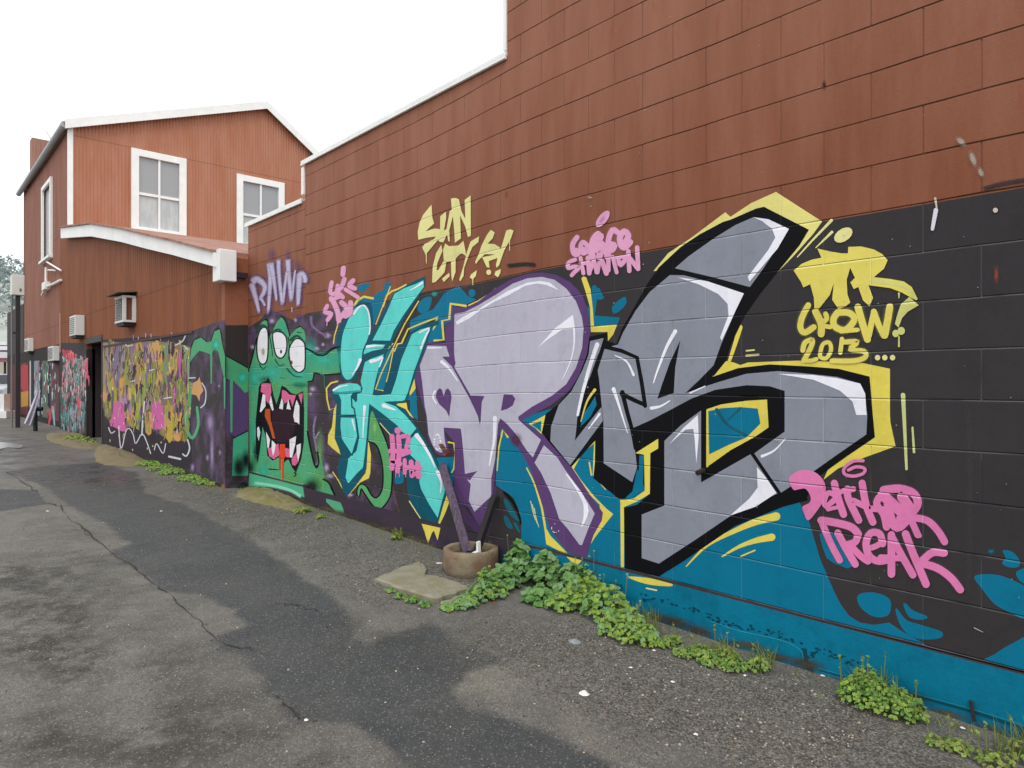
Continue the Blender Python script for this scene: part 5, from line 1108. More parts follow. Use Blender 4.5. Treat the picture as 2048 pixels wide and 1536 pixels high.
for i in range(520):
    x = rv2.uniform(105, 805); y0 = rv2.uniform(245, 980) ; hh = rv2.uniform(30, 150); w = rv2.uniform(7, 26)
    if y0 + hh > 900 + .26 * (x - 100): continue
    c = rv2.choice(['#9a9440', '#8b8a4a', '#b98e54', '#7d6a78', '#8f7f6c', '#5b4c5c', '#a08a50', '#c09a6a', '#6f7a4a', '#a57fa0', '#4a3d4c', '#3a2f38', '#8a9a48', '#c9a868', '#6a4f6a'])
    y.poly(paint(c, 'plain'), YM((x - w / 2, y0 + rv2.uniform(-14, 14)), (x + w / 2, y0 + rv2.uniform(-14, 14)), (x + w * rv2.uniform(.3, .8), y0 + hh * .5), (x + w * rv2.uniform(-.2, .6), y0 + hh), (x - w * rv2.uniform(.2, .7), y0 + hh * .7)), layer=1.3 if rv2.random() < .62 else 5.4)
y.poly(paint('#c8639f', 'plain'), YM((200, 750), (235, 740), (270, 790), (295, 960), (255, 980), (205, 950), (160, 930), (180, 850)), True, layer=6); y.poly(paint('#c8639f', 'plain'), YM((510, 750), (560, 745), (590, 800), (600, 950), (560, 965), (505, 950), (498, 850)), True, layer=6)
y.poly(paint('#cb9a66', 'plain'), YM((830, 590), (870, 570), (885, 540), (900, 600), (918, 650), (890, 690), (885, 740), (860, 690), (820, 680)), layer=5)
y.poly(paint('#2a2226', 'plain'), YM((670, 970), (700, 940), (720, 900), (715, 960), (690, 980)), layer=6)
ww = paint('#c9cbd3', 'plain')
for pts, w in ((((150, 950), (170, 995), (200, 980)), 2), (((232, 940), (245, 1100), (262, 1100), (290, 980), (320, 960), (350, 1010), (370, 1080), (420, 1000), (460, 1070), (490, 1160)), 2), (((520, 1130), (540, 1080), (590, 1160), (612, 1080)), 2), (((770, 210), (745, 255), (690, 285)), 2.4), (((905, 590), (935, 650), (930, 750), (895, 790)), 2.4), (((480, 490), (520, 480)), 2), (((600, 715), (660, 705)), 2.6), (((640, 1185), (730, 1205)), 4), (((790, 1050), (805, 1120), (780, 1180), (750, 1165)), 3), (((280, 270), (300, 290), (345, 285)), 2.4), (((440, 740), (425, 900), (420, 1010)), 3), (((800, 550), (850, 548)), 2.4), (((330, 580), (360, 570)), 2), (((760, 290), (790, 320)), 2.4)):
    y.stroke(ww, YM(*pts), w, layer=7)
for i in range(170):
    q = YM((rv.uniform(110, 790), rv.uniform(270, 1000)))[0]; x2 = q[0] + rv.uniform(-5, 5); y.stroke(paint(rv.choice(['#2c222c', '#3b2a3a', '#2f3326', '#4a2f2a', '#c8b892']), 'plain'), [q, ((q[0] + x2) / 2 + rv.uniform(-3, 3), q[1] + rv.uniform(3, 9)), (x2, q[1] + rv.uniform(8, 24))], rv.uniform(.8, 2.2), .6, layer=7, k=2)
for i in range(40):
    q = YM((rv.uniform(110, 820), rv.uniform(280, 1150)))[0]; y.ell(paint(rv.choice(['#d9c9a0', '#7a4a8a', '#2a2230', '#b9c5a0']), 'plain'), q[0], q[1], rv.uniform(.6, 1.6), rv.uniform(1, 4), n=6, layer=7)
for x, y0 in ((350, 205), (450, 190), (493, 195), (660, 185), (570, 215), (390, 220), (95, 225)): y.stroke(paint('#b99ab5', 'plain'), YM((x, y0), (x, y0 + 35)), 2.2, 1, layer=2)
y.build("painted_mural", None, lean, "tall mural of yellow, orange and lilac columns with pink splashes")
t = Art('L', 1)
t.poly(paint('#3a3436', 'plain'), VM((95, 440), (370, 440), (375, 1440), (95, 1380)))
def column(x0, x1, y0, y1, cols, n, pl=VM, lay=2, w=(3, 11)):
    for i in range(n):
        x = rv.uniform(x0, x1); yy = rv.uniform(y0, y1); hh = rv.uniform(20, 110); q0 = pl((x, yy))[0]; q1 = pl((x + rv.uniform(-8, 8), yy + hh))[0]
        t.stroke(paint(rv.choice(cols), 'plain'), [q0, ((q0[0] + q1[0]) / 2 + rv.uniform(-1, 1), (q0[1] + q1[1]) / 2), q1], rv.uniform(*w) / 5.12 * 1.4, rv.uniform(1, 4) / 5.12, layer=lay + rv.randrange(4), k=2)
column(122, 366, 560, 1000, ['#8f9ea5', '#5f9f8d', '#39766a', '#c45f70', '#b7c3c8', '#4d4a4c', '#d77f86'], 330)
column(110, 355, 1040, 1330, ['#7f9aa5', '#4d8b80', '#9fb0b8', '#5a5560', '#9a5560', '#57a08c'], 240)
column(130, 270, 510, 620, ['#cc5260', '#d96d72', '#b04455'], 26, w=(8, 20)); column(340, 395, 600, 800, ['#c0566a', '#cf6f7c'], 18, w=(8, 18)); column(275, 315, 960, 1180, ['#c45360', '#c9606a'], 14, w=(8, 18))
column(100, 240, 900, 1080, ['#7a3f4a', '#4a7d6e', '#39665c', '#8a4a55'], 40)
t.build("painted_mural", None, lean, "dense teal and pink wildstyle mural left of the doorway")

# ================================================================ THINGS ON THE WALLS
S_ = Art('S', 1)
S_.poly(paint('#5a2e2e', 'plain'), [(20, 730), (57, 724), (57, 830), (20, 832)]); S_.poly(paint('#a83a40', 'plain'), [(42, 733), (48, 728), (56, 731), (57, 780), (51, 788), (42, 776)], layer=3); S_.poly(paint('#b9863a', 'plain'), [(42, 784), (57, 782), (56, 812), (42, 814)], layer=3)
for x0, x1, c in ((59, 62, '#b9b3b5'), (64, 67, '#1c2440'), (68, 79, '#7d8a90'), (80, 83, '#1c2440'), (84, 96, '#55695c'), (97, 101, '#241f3a'), (101, 118, '#5c4046')):
    S_.poly(paint(c, 'plain'), [(x0, 722), (x1, 721), (x1, 826 + (x1 - 60) * .3), (x0, 826 + (x0 - 60) * .3)], layer=2)
for i in range(120):
    x = rv.uniform(68, 118); yy = rv.uniform(724, 820); c = rv.choice(['#9fb3b8', '#3f7f6c', '#c2485a', '#d8dce0', '#2c2a36', '#4f9d86', '#8a3f52', '#b7a77a'])
    S_.stroke(paint(c, 'plain'), [(x, yy), (x + rv.uniform(-1, 1), yy + rv.uniform(4, 16))], rv.uniform(.8, 2.4), .8, layer=3 + rv.randrange(3))
S_.stroke(paint('#c04a58', 'plain'), [(98, 820), (100, 835), (97, 852)], 7, 3, layer=4); S_.stroke(paint('#8fb0b0', 'plain'), [(106, 815), (109, 850)], 5, 3, layer=4)
S_.build("painted_mural", None, gab, "row of narrow painted panels with a red figure at the far end")

acw = simple("white_ac_casing", '#dcdcd8', .5, .08, 5); acg = simple("grey_grille", '#6d6a69', .5, .2, 30); acd = simple("dark_awning", '#2b2523', .7)
def ac(y0, y1, z0, z1, out, label, style, X=LX):
    t = empty("air_conditioner", (X, y0, z0), label, "air conditioner", "air conditioners on the lane walls")
    x0 = X - out; mb = MB(); fr = .035
    if style == 'open':        # box open at the side, brown wall colour seen inside
        mb.box(x0, X - .002, y0, y1, z0, z0 + fr, acw, .004); mb.box(x0, X - .002, y0, y1, z1 - fr, z1, acw, .004)
        mb.box(x0, x0 + fr * 1.4, y0, y0 + fr, z0 + fr, z1 - fr, acw); mb.box(X - fr * 1.6, X - .002, y0, y0 + fr, z0 + fr, z1 - fr, acw); mb.box(x0 + .01, X - .002, y1 - .02, y1, z0 + fr, z1 - fr, acw)
        mb.box(x0 + fr * 1.4, X - fr * 1.6, y0 + .05, y0 + .06, z0 + fr, z1 - fr, simple("brown_inner_panel", '#7c4a3a', .7))
    else: mb.box(x0, X - .002, y0, y1, z0, z1, acw, .008)
    mb.build("casing", None, t)
    mb = MB(); n = 9
    for i in range(n):
        z = z0 + .05 + (z1 - z0 - .1) * i / (n - 1); mb.box(x0 - .008, x0 - .0005, y0 + .04, y1 - .04, z - .008, z + .006, acg)
    mb.build("grille", None, t)
    mb = MB(); mb.box(x0 + .02, X - .002, y0 + .03, y1 - .03, z0 - .05, z0 - .002, acd); mb.build("bracket", None, t)
    if style == 'open':
        mb = MB(); mb.prism([(x0 - .1, y0 - .06, z1 + .01), (X - .002, y0 - .06, z1 + .05), (X - .002, y0 - .06, z1 + .065), (x0 - .1, y0 - .06, z1 + .025)], (0, y1 - y0 + .12, 0), acd); mb.build("awning", None, t)
    return t
ac(11.84, 12.36, 2.32, 2.74, .19, "white open framed air conditioner under a small dark awning on the brown cladding", 'open')
ac(15.70, 16.27, 2.31, 2.71, .17, "plain white air conditioner box above the doorway on the brown wall", 'box')
ac(18.6, 19.3, 1.87, 2.21, .15, "dull cream air conditioner low on the black wall past the teal mural", 'box', 2.87)
ac(22.6, 23.3, 2.22, 2.58, .13, "small dirty air conditioner farthest down the lane on the grey wall", 'box', 2.865)

# ---------------------------------------------------------------- utility post with cabinet
b0 = onG(35, 855); t_ = math.dist((0, 0), b0[:2]); dep = (b0[0] * ST + b0[1] * CT)
zpx = lambda py: H + (762 - py) / FPX * dep
up = empty("utility_post", b0, "dark post with a white metal cabinet on top at the end of the lane", "post")
pm = simple("dark_post_paint", '#2f2a2e', .6, .2, 5); mb = MB(); mb.box(b0[0] - .045, b0[0] + .045, b0[1] - .09, b0[1] + .0, b0[2] - .1, zpx(592), pm, .004); mb.build("post", None, up)
mb = MB(); mb.tube([(b0[0] - .11, b0[1] - .03, b0[2]), (b0[0] - .11, b0[1] - .03, zpx(592))], .022, simple("grey_conduit", '#77767a', .5), 8); mb.box(b0[0] - .13, b0[0] + .05, b0[1] - .03, b0[1], zpx(668), zpx(664), pm); mb.build("conduit", None, up)
mb = MB(); mb.box(b0[0] - .13, b0[0] + .12, b0[1] - .16, b0[1] + .1, zpx(591.5), zpx(551), simple("white_cabinet", '#d9d9d2', .45, .06, 4), .012); cb = mb.build("cabinet", None, up)
mb = MB(); mb.box(b0[0] + .02, b0[0] + .06, b0[1] - .168, b0[1] - .1605, zpx(584), zpx(578), acg); mb.build("lock", None, cb)

# ---------------------------------------------------------------- cloth on a dark stand
c0 = onG(71, 862); dep2 = c0[0] * ST + c0[1] * CT; z2 = lambda py: H + (762 - py) / FPX * dep2
st = empty("stand", c0, "low dark stand holding a white cloth beside the painted panels", "stand")
mb = MB(); dk = simple("black_plastic", '#17171c', .5)
mb.tube([(c0[0], c0[1], c0[2]), (c0[0] - .01, c0[1], z2(815))], .045, dk, 8); mb.tube([(c0[0] - .1, c0[1] + .1, z2(818)), (c0[0] + .12, c0[1] - .04, z2(818))], .05, dk, 8); mb.build("upright", None, st)
cl = MB(); nU, nV = 14, 18; vs = []; p1 = Vector(onY(74, 776, c0[1])); 
for j in range(nV + 1):
    v = j / nV; lx = 72 - 24 * v ** 1.2; rx2 = 81 - 16 * v; py = 780 + 66 * v + (6 * v)
    for i in range(nU + 1):
        u = i / nU; q = onY(lx + (rx2 - lx) * u, py - 9 * v * (1 - u) * .6, c0[1] - .1 + .05 * math.sin(u * 11 + v * 3) * (0.3 + v)); vs.append(q)
cl.add(vs, [(j * (nU + 1) + i, j * (nU + 1) + i + 1, (j + 1) * (nU + 1) + i + 1, (j + 1) * (nU + 1) + i) for j in range(nV) for i in range(nU)])
o = cl.build("cloth", simple("white_cloth", '#c4bfcd', .8, .1, 8), None, smooth=True); tag(o, "white cloth hanging off the low dark stand", "cloth")

# ---------------------------------------------------------------- concrete tub with two stakes
conc = simple("stained_concrete", '#7d6250', .9, .3, 7, 0, .008, 45, c2='#8b8069'); conc_in = simple("tub_soil", '#4b443a', .95, .4, 30)
tc_ = Vector(onG(947, 1148, .0)); zg = ground_z(tc_.x, tc_.y); tcx, tcy = tc_.x, tc_.y + .03
tub = empty("concrete_tub", (tcx, tcy, zg), "round weathered concrete tub standing against the wall below the lilac letters", "planter")
mb = MB(); n = 28; prof_ = [(.160, -.02), (.180, .008), (.190, .035), (.192, .125), (.189, .150), (.184, .158), (.150, .158), (.146, .150), (.144, .105)]
rj = random.Random(2); vs = []
for k in range(n):
    a = 2 * math.pi * k / n
    for r, z in prof_:
        rr2 = r * (1 + rj.uniform(-.012, .012)); vs.append((tcx + rr2 * math.cos(a), tcy + rr2 * math.sin(a), zg + z + rj.uniform(-.003, .003)))
m_ = len(prof_); fs = [(k * m_ + j, ((k + 1) % n) * m_ + j, ((k + 1) % n) * m_ + j + 1, k * m_ + j + 1) for k in range(n) for j in range(m_ - 1)]
mb.add(vs, fs, conc); mb.build("bowl", None, tub, smooth=True)
mb = MB(); mb.add([(tcx, tcy, zg + .115)] + [(tcx + .15 * math.cos(2 * math.pi * k / n), tcy + .153 * math.sin(2 * math.pi * k / n), zg + .108) for k in range(n)], [(0, 1 + k, 1 + (k + 1) % n) for k in range(n)], conc_in); mb.build("soil", None, tub)
def stake(bx, by, px, py, w, mat, label):
    a = Vector((bx, by, zg + .12)); q = Vector(onX(px, py, WX - .035)); d = q - a; dn = d.normalized(); s = dn.cross(Vector((1, 0, 0))).normalized(); u = s.cross(dn)
    mb = MB(); N_ = 7
    for i in range(N_):     # slightly crooked, split timber in overlapping lengths
        pass
    vs = []; rs = random.Random(int(px))
    for i in range(N_ + 1):
        c = a + d * (i / N_) + s * rs.uniform(-.003, .003); ww = w * (1 + .12 * (i / N_)) * .5
        for sx_, su in ((-1, -1), (1, -1), (1, 1), (-1, 1)): vs.append(c + s * ww * sx_ + u * .018 * su)
    fs = [(i * 4 + k, i * 4 + (k + 1) % 4, (i + 1) * 4 + (k + 1) % 4, (i + 1) * 4 + k) for i in range(N_) for k in range(4)] + [(0, 1, 2, 3), tuple(N_ * 4 + k for k in (3, 2, 1, 0))]
    mb.add(vs, fs, mat); o = mb.build("wooden_stake"); tag(o, label, "stake", "stakes standing in the concrete tub"); return o
wd = simple("weathered_purple_timber", '#4e4650', .85, .3, 6, 0, .004, 90, c2='#6d5a72', sc3=(8, 8, 1.2)); wd2 = simple("black_painted_timber", '#262327', .8, .25, 6, 0, .004, 90)
stake(tcx - .01, tcy + .02, 884, 930, .05, wd, "grey purple timber stake leaning left from the concrete tub to the wall")
stake(tcx + .03, tcy - .02, 990, 992, .042, wd2, "short black timber stake leaning right from the concrete tub")
pw = simple("white_scrap", '#e4e2de', .7, .06, 10)
mb = MB(); p = Vector(onY(957, 1104, tcy - .08)); mb.obox((p.x, p.y, zg + .165), (.012, 0, .002), (0, .01, 0), (0, .002, .045), pw); mb.obox((p.x - .02, p.y, zg + .14), (.03, .01, 0), (-.005, .015, 0), (0, 0, .006), pw)
tag(mb.build("paper_scrap"), "white paper scrap standing up inside the concrete tub", "litter", "litter by the wall")
# black footing lump where the two walls meet
def lump(name, pts, h, mat, label=None, cat_=None, kind=None, seed=1, n=26, rows=7):
    """low irregular mound over a ground outline given in photo pixels"""
    P = [onG(*q) for q in cat(pts, True, 4)]; cx_ = sum(p[0] for p in P) / len(P); cy_ = sum(p[1] for p in P) / len(P); rs = random.Random(seed)
    vs = [(cx_, cy_, ground_z(cx_, cy_) + h)]; m = len(P)
    for r in range(1, rows + 1):
        t = r / rows
        for p in P:
            x = cx_ + (p[0] - cx_) * t; yv = cy_ + (p[1] - cy_) * t
            x = min(x, WX + .02) if yv < 8 else min(x, LX + .02)
            z = ground_z(x, yv) - .012 + h * (1 - t ** 2.2) * (1 + rs.uniform(-.25, .25)) + rs.uniform(-.004, .004)
            vs.append((x, yv, z))
    fs = [(0, 1 + i, 1 + (i + 1) % m) for i in range(m)]
    for r in range(rows - 1):
        for i in range(m): fs.append((1 + r * m + i, 1 + (r + 1) * m + i, 1 + (r + 1) * m + (i + 1) % m, 1 + r * m + (i + 1) % m))
    mb = MB(); mb.add(vs, fs, mat); o = mb.build(name, smooth=True); tag(o, label, cat_, None, kind); return o
lump("earth_bank", [(186, 900), (210, 889), (240, 893), (292, 915), (300, 932), (250, 936), (190, 925)], .06, simple("brown_earth", '#76694f', .95, .35, 9, 0, .01, 40, c2='#80765a'), kind='structure', seed=3)
lump("earth_bank", [(462, 990), (500, 974), (560, 978), (612, 996), (618, 1022), (600, 1030), (540, 1016), (490, 1004)], .055, simple("mossy_concrete", '#75703f', .95, .35, 7, 0, .01, 40, c2='#857a60'), kind='structure', seed=4)
lump("earth_bank", [(100, 868), (150, 868), (200, 885), (190, 900), (130, 893), (95, 880)], .05, simple("brown_earth", '#76654a', .95, .35, 9), kind='structure', seed=5)
lump("footing_lump", [(458, 962), (475, 957), (499, 962), (502, 974), (480, 980), (460, 974)], .09, simple("black_tar", '#141316', .55, .3, 9), "black tarred lump at the foot of the corner below the monster", "footing", seed=6)

# ---------------------------------------------------------------- broken slabs
def slab(pts, h, mat, label, seed):
    rs = random.Random(seed); P = []
    for a, b_ in zip(pts, pts[1:] + pts[:1]):
        k = 5
        for j in range(k):
            t = j / k; P.append((a[0] + (b_[0] - a[0]) * t + rs.uniform(-1.6, 1.6) * (j > 0), a[1] + (b_[1] - a[1]) * t + rs.uniform(-1.2, 1.2) * (j > 0)))
    W3 = [onG(*q) for q in P]; zt = max(ground_z(w[0], w[1]) for w in W3) + h
    mb = MB(); n = len(W3); c = (sum(w[0] for w in W3) / n, sum(w[1] for w in W3) / n)
    vs = [(w[0], w[1], zt - .012 - .3) for w in W3] + [(w[0], w[1], zt - .009 + rs.uniform(-.003, .002)) for w in W3] + [(w[0] + (c[0] - w[0]) * .05, w[1] + (c[1] - w[1]) * .05, zt + rs.uniform(-.002, .002)) for w in W3] + [(c[0], c[1], zt + .003)]
    fs = [(i, (i + 1) % n, n + (i + 1) % n, n + i) for i in range(n)] + [(n + i, n + (i + 1) % n, 2 * n + (i + 1) % n, 2 * n + i) for i in range(n)] + [(2 * n + i, 2 * n + (i + 1) % n, 3 * n) for i in range(n)]
    mb.add(vs, fs, mat); o = mb.build("concrete_slab"); tag(o, label, "slab"); return o
slm = simple("mossy_slab", '#857e64', .9, .3, 8, 0, .006, 50, c2='#8f8c7a')
slab([(748, 1164), (795, 1142), (838, 1128), (852, 1142), (848, 1156), (893, 1166), (938, 1184), (905, 1196), (868, 1206), (800, 1184)], .011, slm, "broken wedge of mossy concrete slab lying left of the tub", 4)
slab([(880, 1208), (932, 1190), (946, 1200), (912, 1216)], .008, slm, "small broken slab piece in front of the larger one", 5)

# ---------------------------------------------------------------- weeds
def leafmat(name, h1, h2):
    m, nt, b, P = mat_base(name); n = noise_(nt, P, 22, 3, .6); n2 = noise_(nt, P, 150, 2)
    col = mix_(nt, smooth_(nt, n, .35, .65), lin(h1), lin(h2)); col = mix_(nt, 1.0, col, math_(nt, 'ADD', math_(nt, 'MULTIPLY', n2, .5), .75), 'MULTIPLY')
    nt.links.new(col, b.inputs['Base Color']); b.inputs['Roughness'].default_value = .6; b.inputs['Specular IOR Level'].default_value = .3
    tr = nt.nodes.new("ShaderNodeBsdfTranslucent"); nt.links.new(col, tr.inputs[0]); mxs = nt.nodes.new("ShaderNodeMixShader"); mxs.inputs[0].default_value = .25
    out = nt.nodes['Material Output']; nt.links.new(b.outputs[0], mxs.inputs[1]); nt.links.new(tr.outputs[0], mxs.inputs[2]); nt.links.new(mxs.outputs[0], out.inputs[0]); return m
LF = [leafmat("mallow_leaf", '#5b8746', '#7ba35c'), leafmat("clover_leaf", '#7a9a3e', '#98b450'), leafmat("grass_blade", '#74883f', '#9a9f58'), leafmat("dead_leaf", '#a8683a', '#8c5a34'), leafmat("pale_leaf", '#74996a', '#8cae7c')]
STEM = simple("weed_stem", '#6d7a3e', .8)
def leaf(mb, c, r, nrm, mat, rs, lobes=8):
    nrm = nrm.normalized(); u = nrm.cross(Vector((rs.uniform(-1, 1), rs.uniform(-1, 1), .3))).normalized(); v = nrm.cross(u); vs = [c - nrm * r * .18]
    for k in range(lobes):
        a = 2 * math.pi * k / lobes; rr3 = r * (1 + (.10 if k % 2 else -.08)) * (1 if k else .55); vs.append(c + u * math.cos(a) * rr3 + v * math.sin(a) * rr3 + nrm * rs.uniform(-.1, .12) * r)
    mb.add(vs, [(0, 1 + k, 1 + (k + 1) % lobes) for k in range(lobes)], mat)
def weed(label, spots, n, r, mats, seed, flat=1.0, stalks=0, name="weed"):
    """spots: (px, py, radius m, height m); a low clump of round leaves on thin stems"""
    rs = random.Random(seed); C = []
    for px, py, rad, h in spots:
        g = onG(px, py); C.append((g[0], g[1], rad, h))
    t = empty(name, (C[0][0], C[0][1], ground_z(C[0][0], C[0][1])), label, "weed", "weeds growing along the foot of the wall")
    tot = sum(c[2] ** 2 for c in C); mb = MB(); sm = MB()
    for x, y_, rad, h in C:
        for i in range(int(n * rad ** 2 / tot) + 4):
            a = rs.uniform(0, 6.283); q = math.sqrt(rs.random()); dx, dy = math.cos(a) * q * rad, math.sin(a) * q * rad
            X, Y = x + dx, y_ + dy; lim = (WX if Y < 8 else LX) - r * .8
            if X > lim: X = lim - rs.uniform(0, .03)
            z0 = ground_z(X, Y); z = z0 + h * math.sqrt(max(0, 1 - q * q)) * rs.uniform(.45, 1.05) + .008
            nr = Vector((dx / rad * .7 + rs.uniform(-.5, .5) - .25, dy / rad * .7 + rs.uniform(-.5, .5) - .15, 1.0 * flat))
            leaf(mb, Vector((X, Y, z)), r * rs.uniform(.55, 1.15), nr, mats[min(len(mats) - 1, int(rs.random() ** 1.6 * len(mats)))], rs)
            if i % 3 == 0: sm.tube([(x + dx * .4, y_ + dy * .4, z0), (X, Y, z)], .0018, STEM, 3)
        for i in range(stalks):
            a = rs.uniform(0, 6.283); dx, dy = math.cos(a) * rad * .7, math.sin(a) * rad * .7; z0 = ground_z(x + dx, y_ + dy); hh = h + rs.uniform(.03, .10)
            X2 = min(x + dx * 1.2, WX - .02); sm.tube([(x + dx, y_ + dy, z0), (X2, y_ + dy * 1.2, z0 + hh)], .0018, STEM, 3)
            for k in range(3): leaf(mb, Vector((X2, y_ + dy * 1.2, z0 + hh - .01 * k)), .008, Vector((rs.uniform(-1, 1), rs.uniform(-1, 1), 1)), mats[-1], rs, 5)
    if len(sm.f) < 700: mb.add(sm.v, sm.f, STEM)
    mb.build("leaves", None, t)
    if len(sm.f) >= 700: sm.build("stems", None, t)
    return t
weed("large mallow clump with round grey green leaves beside the concrete tub", [(1050, 1160, .14, .24), (1100, 1176, .15, .22), (1005, 1178, .11, .13), (1148, 1196, .13, .19), (1078, 1205, .10, .08)], 620, .030, [LF[0], LF[4], LF[0]], 1, stalks=1)
weed("bright green leafy weed clump in the middle of the row below the purple leg", [(1168, 1220, .14, .17), (1212, 1238, .14, .16), (1125, 1222, .10, .08), (1245, 1262, .11, .12), (1190, 1200, .1, .2)], 760, .018, [LF[1], LF[1], LF[0], LF[4]], 2, stalks=3)
weed("fresh green clover like clump at the right end of the big weeds", [(1225, 1272, .08, .08), (1265, 1284, .10, .12), (1292, 1292, .07, .09)], 480, .014, [LF[1], LF[4]], 3, stalks=2)
weed("small green weed in front of the tub, on the slab edge", [(960, 1200, .09, .09), (930, 1215, .08, .06), (985, 1195, .09, .10), (895, 1220, .05, .03), (975, 1185, .08, .15)], 420, .016, [LF[0], LF[1], LF[4]], 4)
weed("thin strip of tiny weeds along the left slab edge", [(800, 1196, .04, .02), (825, 1205, .045, .03), (780, 1186, .03, .02), (850, 1212, .04, .02)], 160, .010, [LF[0], LF[1]], 5)
weed("low bright green weed strip below the cracked teal footing", [(1330, 1298, .05, .03), (1370, 1316, .06, .035), (1420, 1330, .07, .045), (1465, 1342, .07, .045), (1515, 1346, .06, .05), (1345, 1290, .05, .03), (1400, 1316, .06, .04), (1450, 1330, .07, .06)], 1300, .008, [LF[1], LF[0], LF[2]], 6, stalks=2)
weed("bushy green weed tuft near the steel rod", [(1715, 1412, .08, .09), (1750, 1424, .09, .10), (1790, 1438, .09, .10), (1822, 1450, .06, .09), (1735, 1402, .08, .11)], 1300, .009, [LF[1], LF[0]], 7, stalks=3)
weed("sparse yellowish weeds at the bottom right corner", [(1880, 1500, .05, .015), (1920, 1512, .05, .02), (1990, 1540, .06, .03), (2044, 1530, .05, .06)], 200, .009, [LF[2], LF[1]], 8, stalks=2)
weed("tiny yellow green tuft at the wall foot left of the tub", [(792, 1084, .045, .04)], 60, .010, [LF[2], LF[1]], 9, stalks=4)
weed("green weed patch spreading from the foot of the yellow mural", [(300, 930, .22, .05), (325, 940, .2, .07), (350, 948, .22, .06), (385, 960, .2, .05), (408, 968, .14, .04)], 1300, .014, [LF[1], LF[0]], 10)
weed("small weeds at the corner under the purple paint", [(425, 972, .08, .03), (605, 1028, .09, .04), (640, 1040, .06, .03)], 200, .012, [LF[2], LF[1]], 11)
weed("weeds at the foot of the teal mural by the doorway", [(150, 882, .2, .10), (175, 887, .15, .08)], 140, .03, [LF[2], LF[1]], 12)

def tuft(px, py, rad, h, n, label, seed):
    g = onG(px, py); rs = random.Random(seed); mb = MB()
    for i in range(n):
        a = rs.uniform(0, 6.28); q = rad * math.sqrt(rs.random()); X = min(g[0] + math.cos(a) * q, WX - .02); Y = g[1] + math.sin(a) * q; z = ground_z(X, Y); b_ = rs.uniform(0, 6.28); hh = h * rs.uniform(.5, 1.1); w = Vector((math.cos(b_) * .0016, math.sin(b_) * .0016, 0))
        p0 = Vector((X, Y, z)); l = Vector((rs.uniform(-.5, .3), rs.uniform(-.5, .5), 0)) * hh; p1 = p0 + l * .4 + Vector((0, 0, hh * .65)); p2 = p0 + l + Vector((0, 0, hh)); p2.x = min(p2.x, WX - .015); p1.x = min(p1.x, WX - .015)
        mb.add([p0 - w, p0 + w, p1 + w * .8, p1 - w * .8, p2], [(0, 1, 2, 3), (3, 2, 4)], LF[2] if rs.random() < .75 else STEM)
    tag(mb.build("grass_tuft"), label, "grass", "grass tufts among the weeds")
tuft(1215, 1195, .10, .17, 110, "tall grass tuft behind the bright green clump, against the teal footing", 1); tuft(1290, 1265, .08, .13, 90, "grass tuft at the right end of the large weeds", 2)
tuft(1440, 1322, .09, .09, 90, "fine grass tuft rising from the middle of the low weed strip", 3); tuft(1520, 1335, .06, .10, 70, "green grass tuft at the right end of the low weed strip", 4)
tuft(1745, 1405, .10, .12, 120, "grass tuft behind the bushy weeds near the steel rod", 5); tuft(1055, 1122, .05, .2, 40, "few tall stalks above the large mallow clump", 6); tuft(795, 1082, .05, .09, 50, "small upright grass tuft left of the yellow drips", 7); tuft(2035, 1520, .08, .12, 80, "grass tuft cut off by the bottom right corner of the picture", 8)
# grass blades scattered in the joints along the wall: nobody could count them
mb = MB(); rs = random.Random(21)
for i in range(2600):
    Y = rs.uniform(.7, 9.5) if rs.random() < .8 else rs.uniform(9.5, 17); lim = (WX - .02) if Y < 7.9 else LX - .02
    dens = .5 + .5 * math.sin(Y * 3.1) * math.sin(Y * 1.3 + 1)
    if rs.random() > dens * .9 + .1: continue
    X = lim - abs(rs.gauss(0, .09)); z = ground_z(X, Y); h = rs.uniform(.008, .04); a = rs.uniform(0, 6.28); w = .0022
    q = Vector((math.cos(a) * w, math.sin(a) * w, 0)); tip = Vector((X + rs.uniform(-.02, .012), Y + rs.uniform(-.02, .02), z + h))
    mb.add([Vector((X, Y, z - .003)) - q, Vector((X, Y, z - .003)) + q, tip], [(0, 1, 2)], LF[2] if rs.random() < .6 else LF[1])
tag(mb.build("grass"), "sparse short grass along the foot of the walls", "grass", kind="stuff")

# ---------------------------------------------------------------- loose gravel and litter
ico = [(0, 0, 1), (.894, 0, .447), (.276, .851, .447), (-.724, .526, .447), (-.724, -.526, .447), (.276, -.851, .447), (.724, .526, -.447), (-.276, .851, -.447), (-.894, 0, -.447), (-.276, -.851, -.447), (.724, -.526, -.447), (0, 0, -1)]
icf = [(0, 1, 2), (0, 2, 3), (0, 3, 4), (0, 4, 5), (0, 5, 1), (1, 6, 2), (2, 7, 3), (3, 8, 4), (4, 9, 5), (5, 10, 1), (6, 7, 2), (7, 8, 3), (8, 9, 4), (9, 10, 5), (10, 6, 1), (11, 7, 6), (11, 8, 7), (11, 9, 8), (11, 10, 9), (11, 6, 10)]
SM = [simple("stone_grey", '#77736a', .85, .2, 30), simple("stone_dark", '#4a4641', .85, .2, 30), simple("stone_pale", '#b3aa9c', .85, .2, 30), simple("stone_brown", '#7c6a58', .85, .2, 30)]
def stone(mb, x, y, z, r, mat, rs):
    sx_, sy_, sz_ = rs.uniform(.7, 1.3), rs.uniform(.7, 1.3), rs.uniform(.45, .8); a = rs.uniform(0, 6.28); ca, sa = math.cos(a), math.sin(a)
    vs = []
    for v in ico:
        k = r * rs.uniform(.8, 1.15); X, Y = v[0] * sx_ * k, v[1] * sy_ * k; vs.append((x + X * ca - Y * sa, y + X * sa + Y * ca, z + v[2] * sz_ * k))
    mb.add(vs, icf, mat)
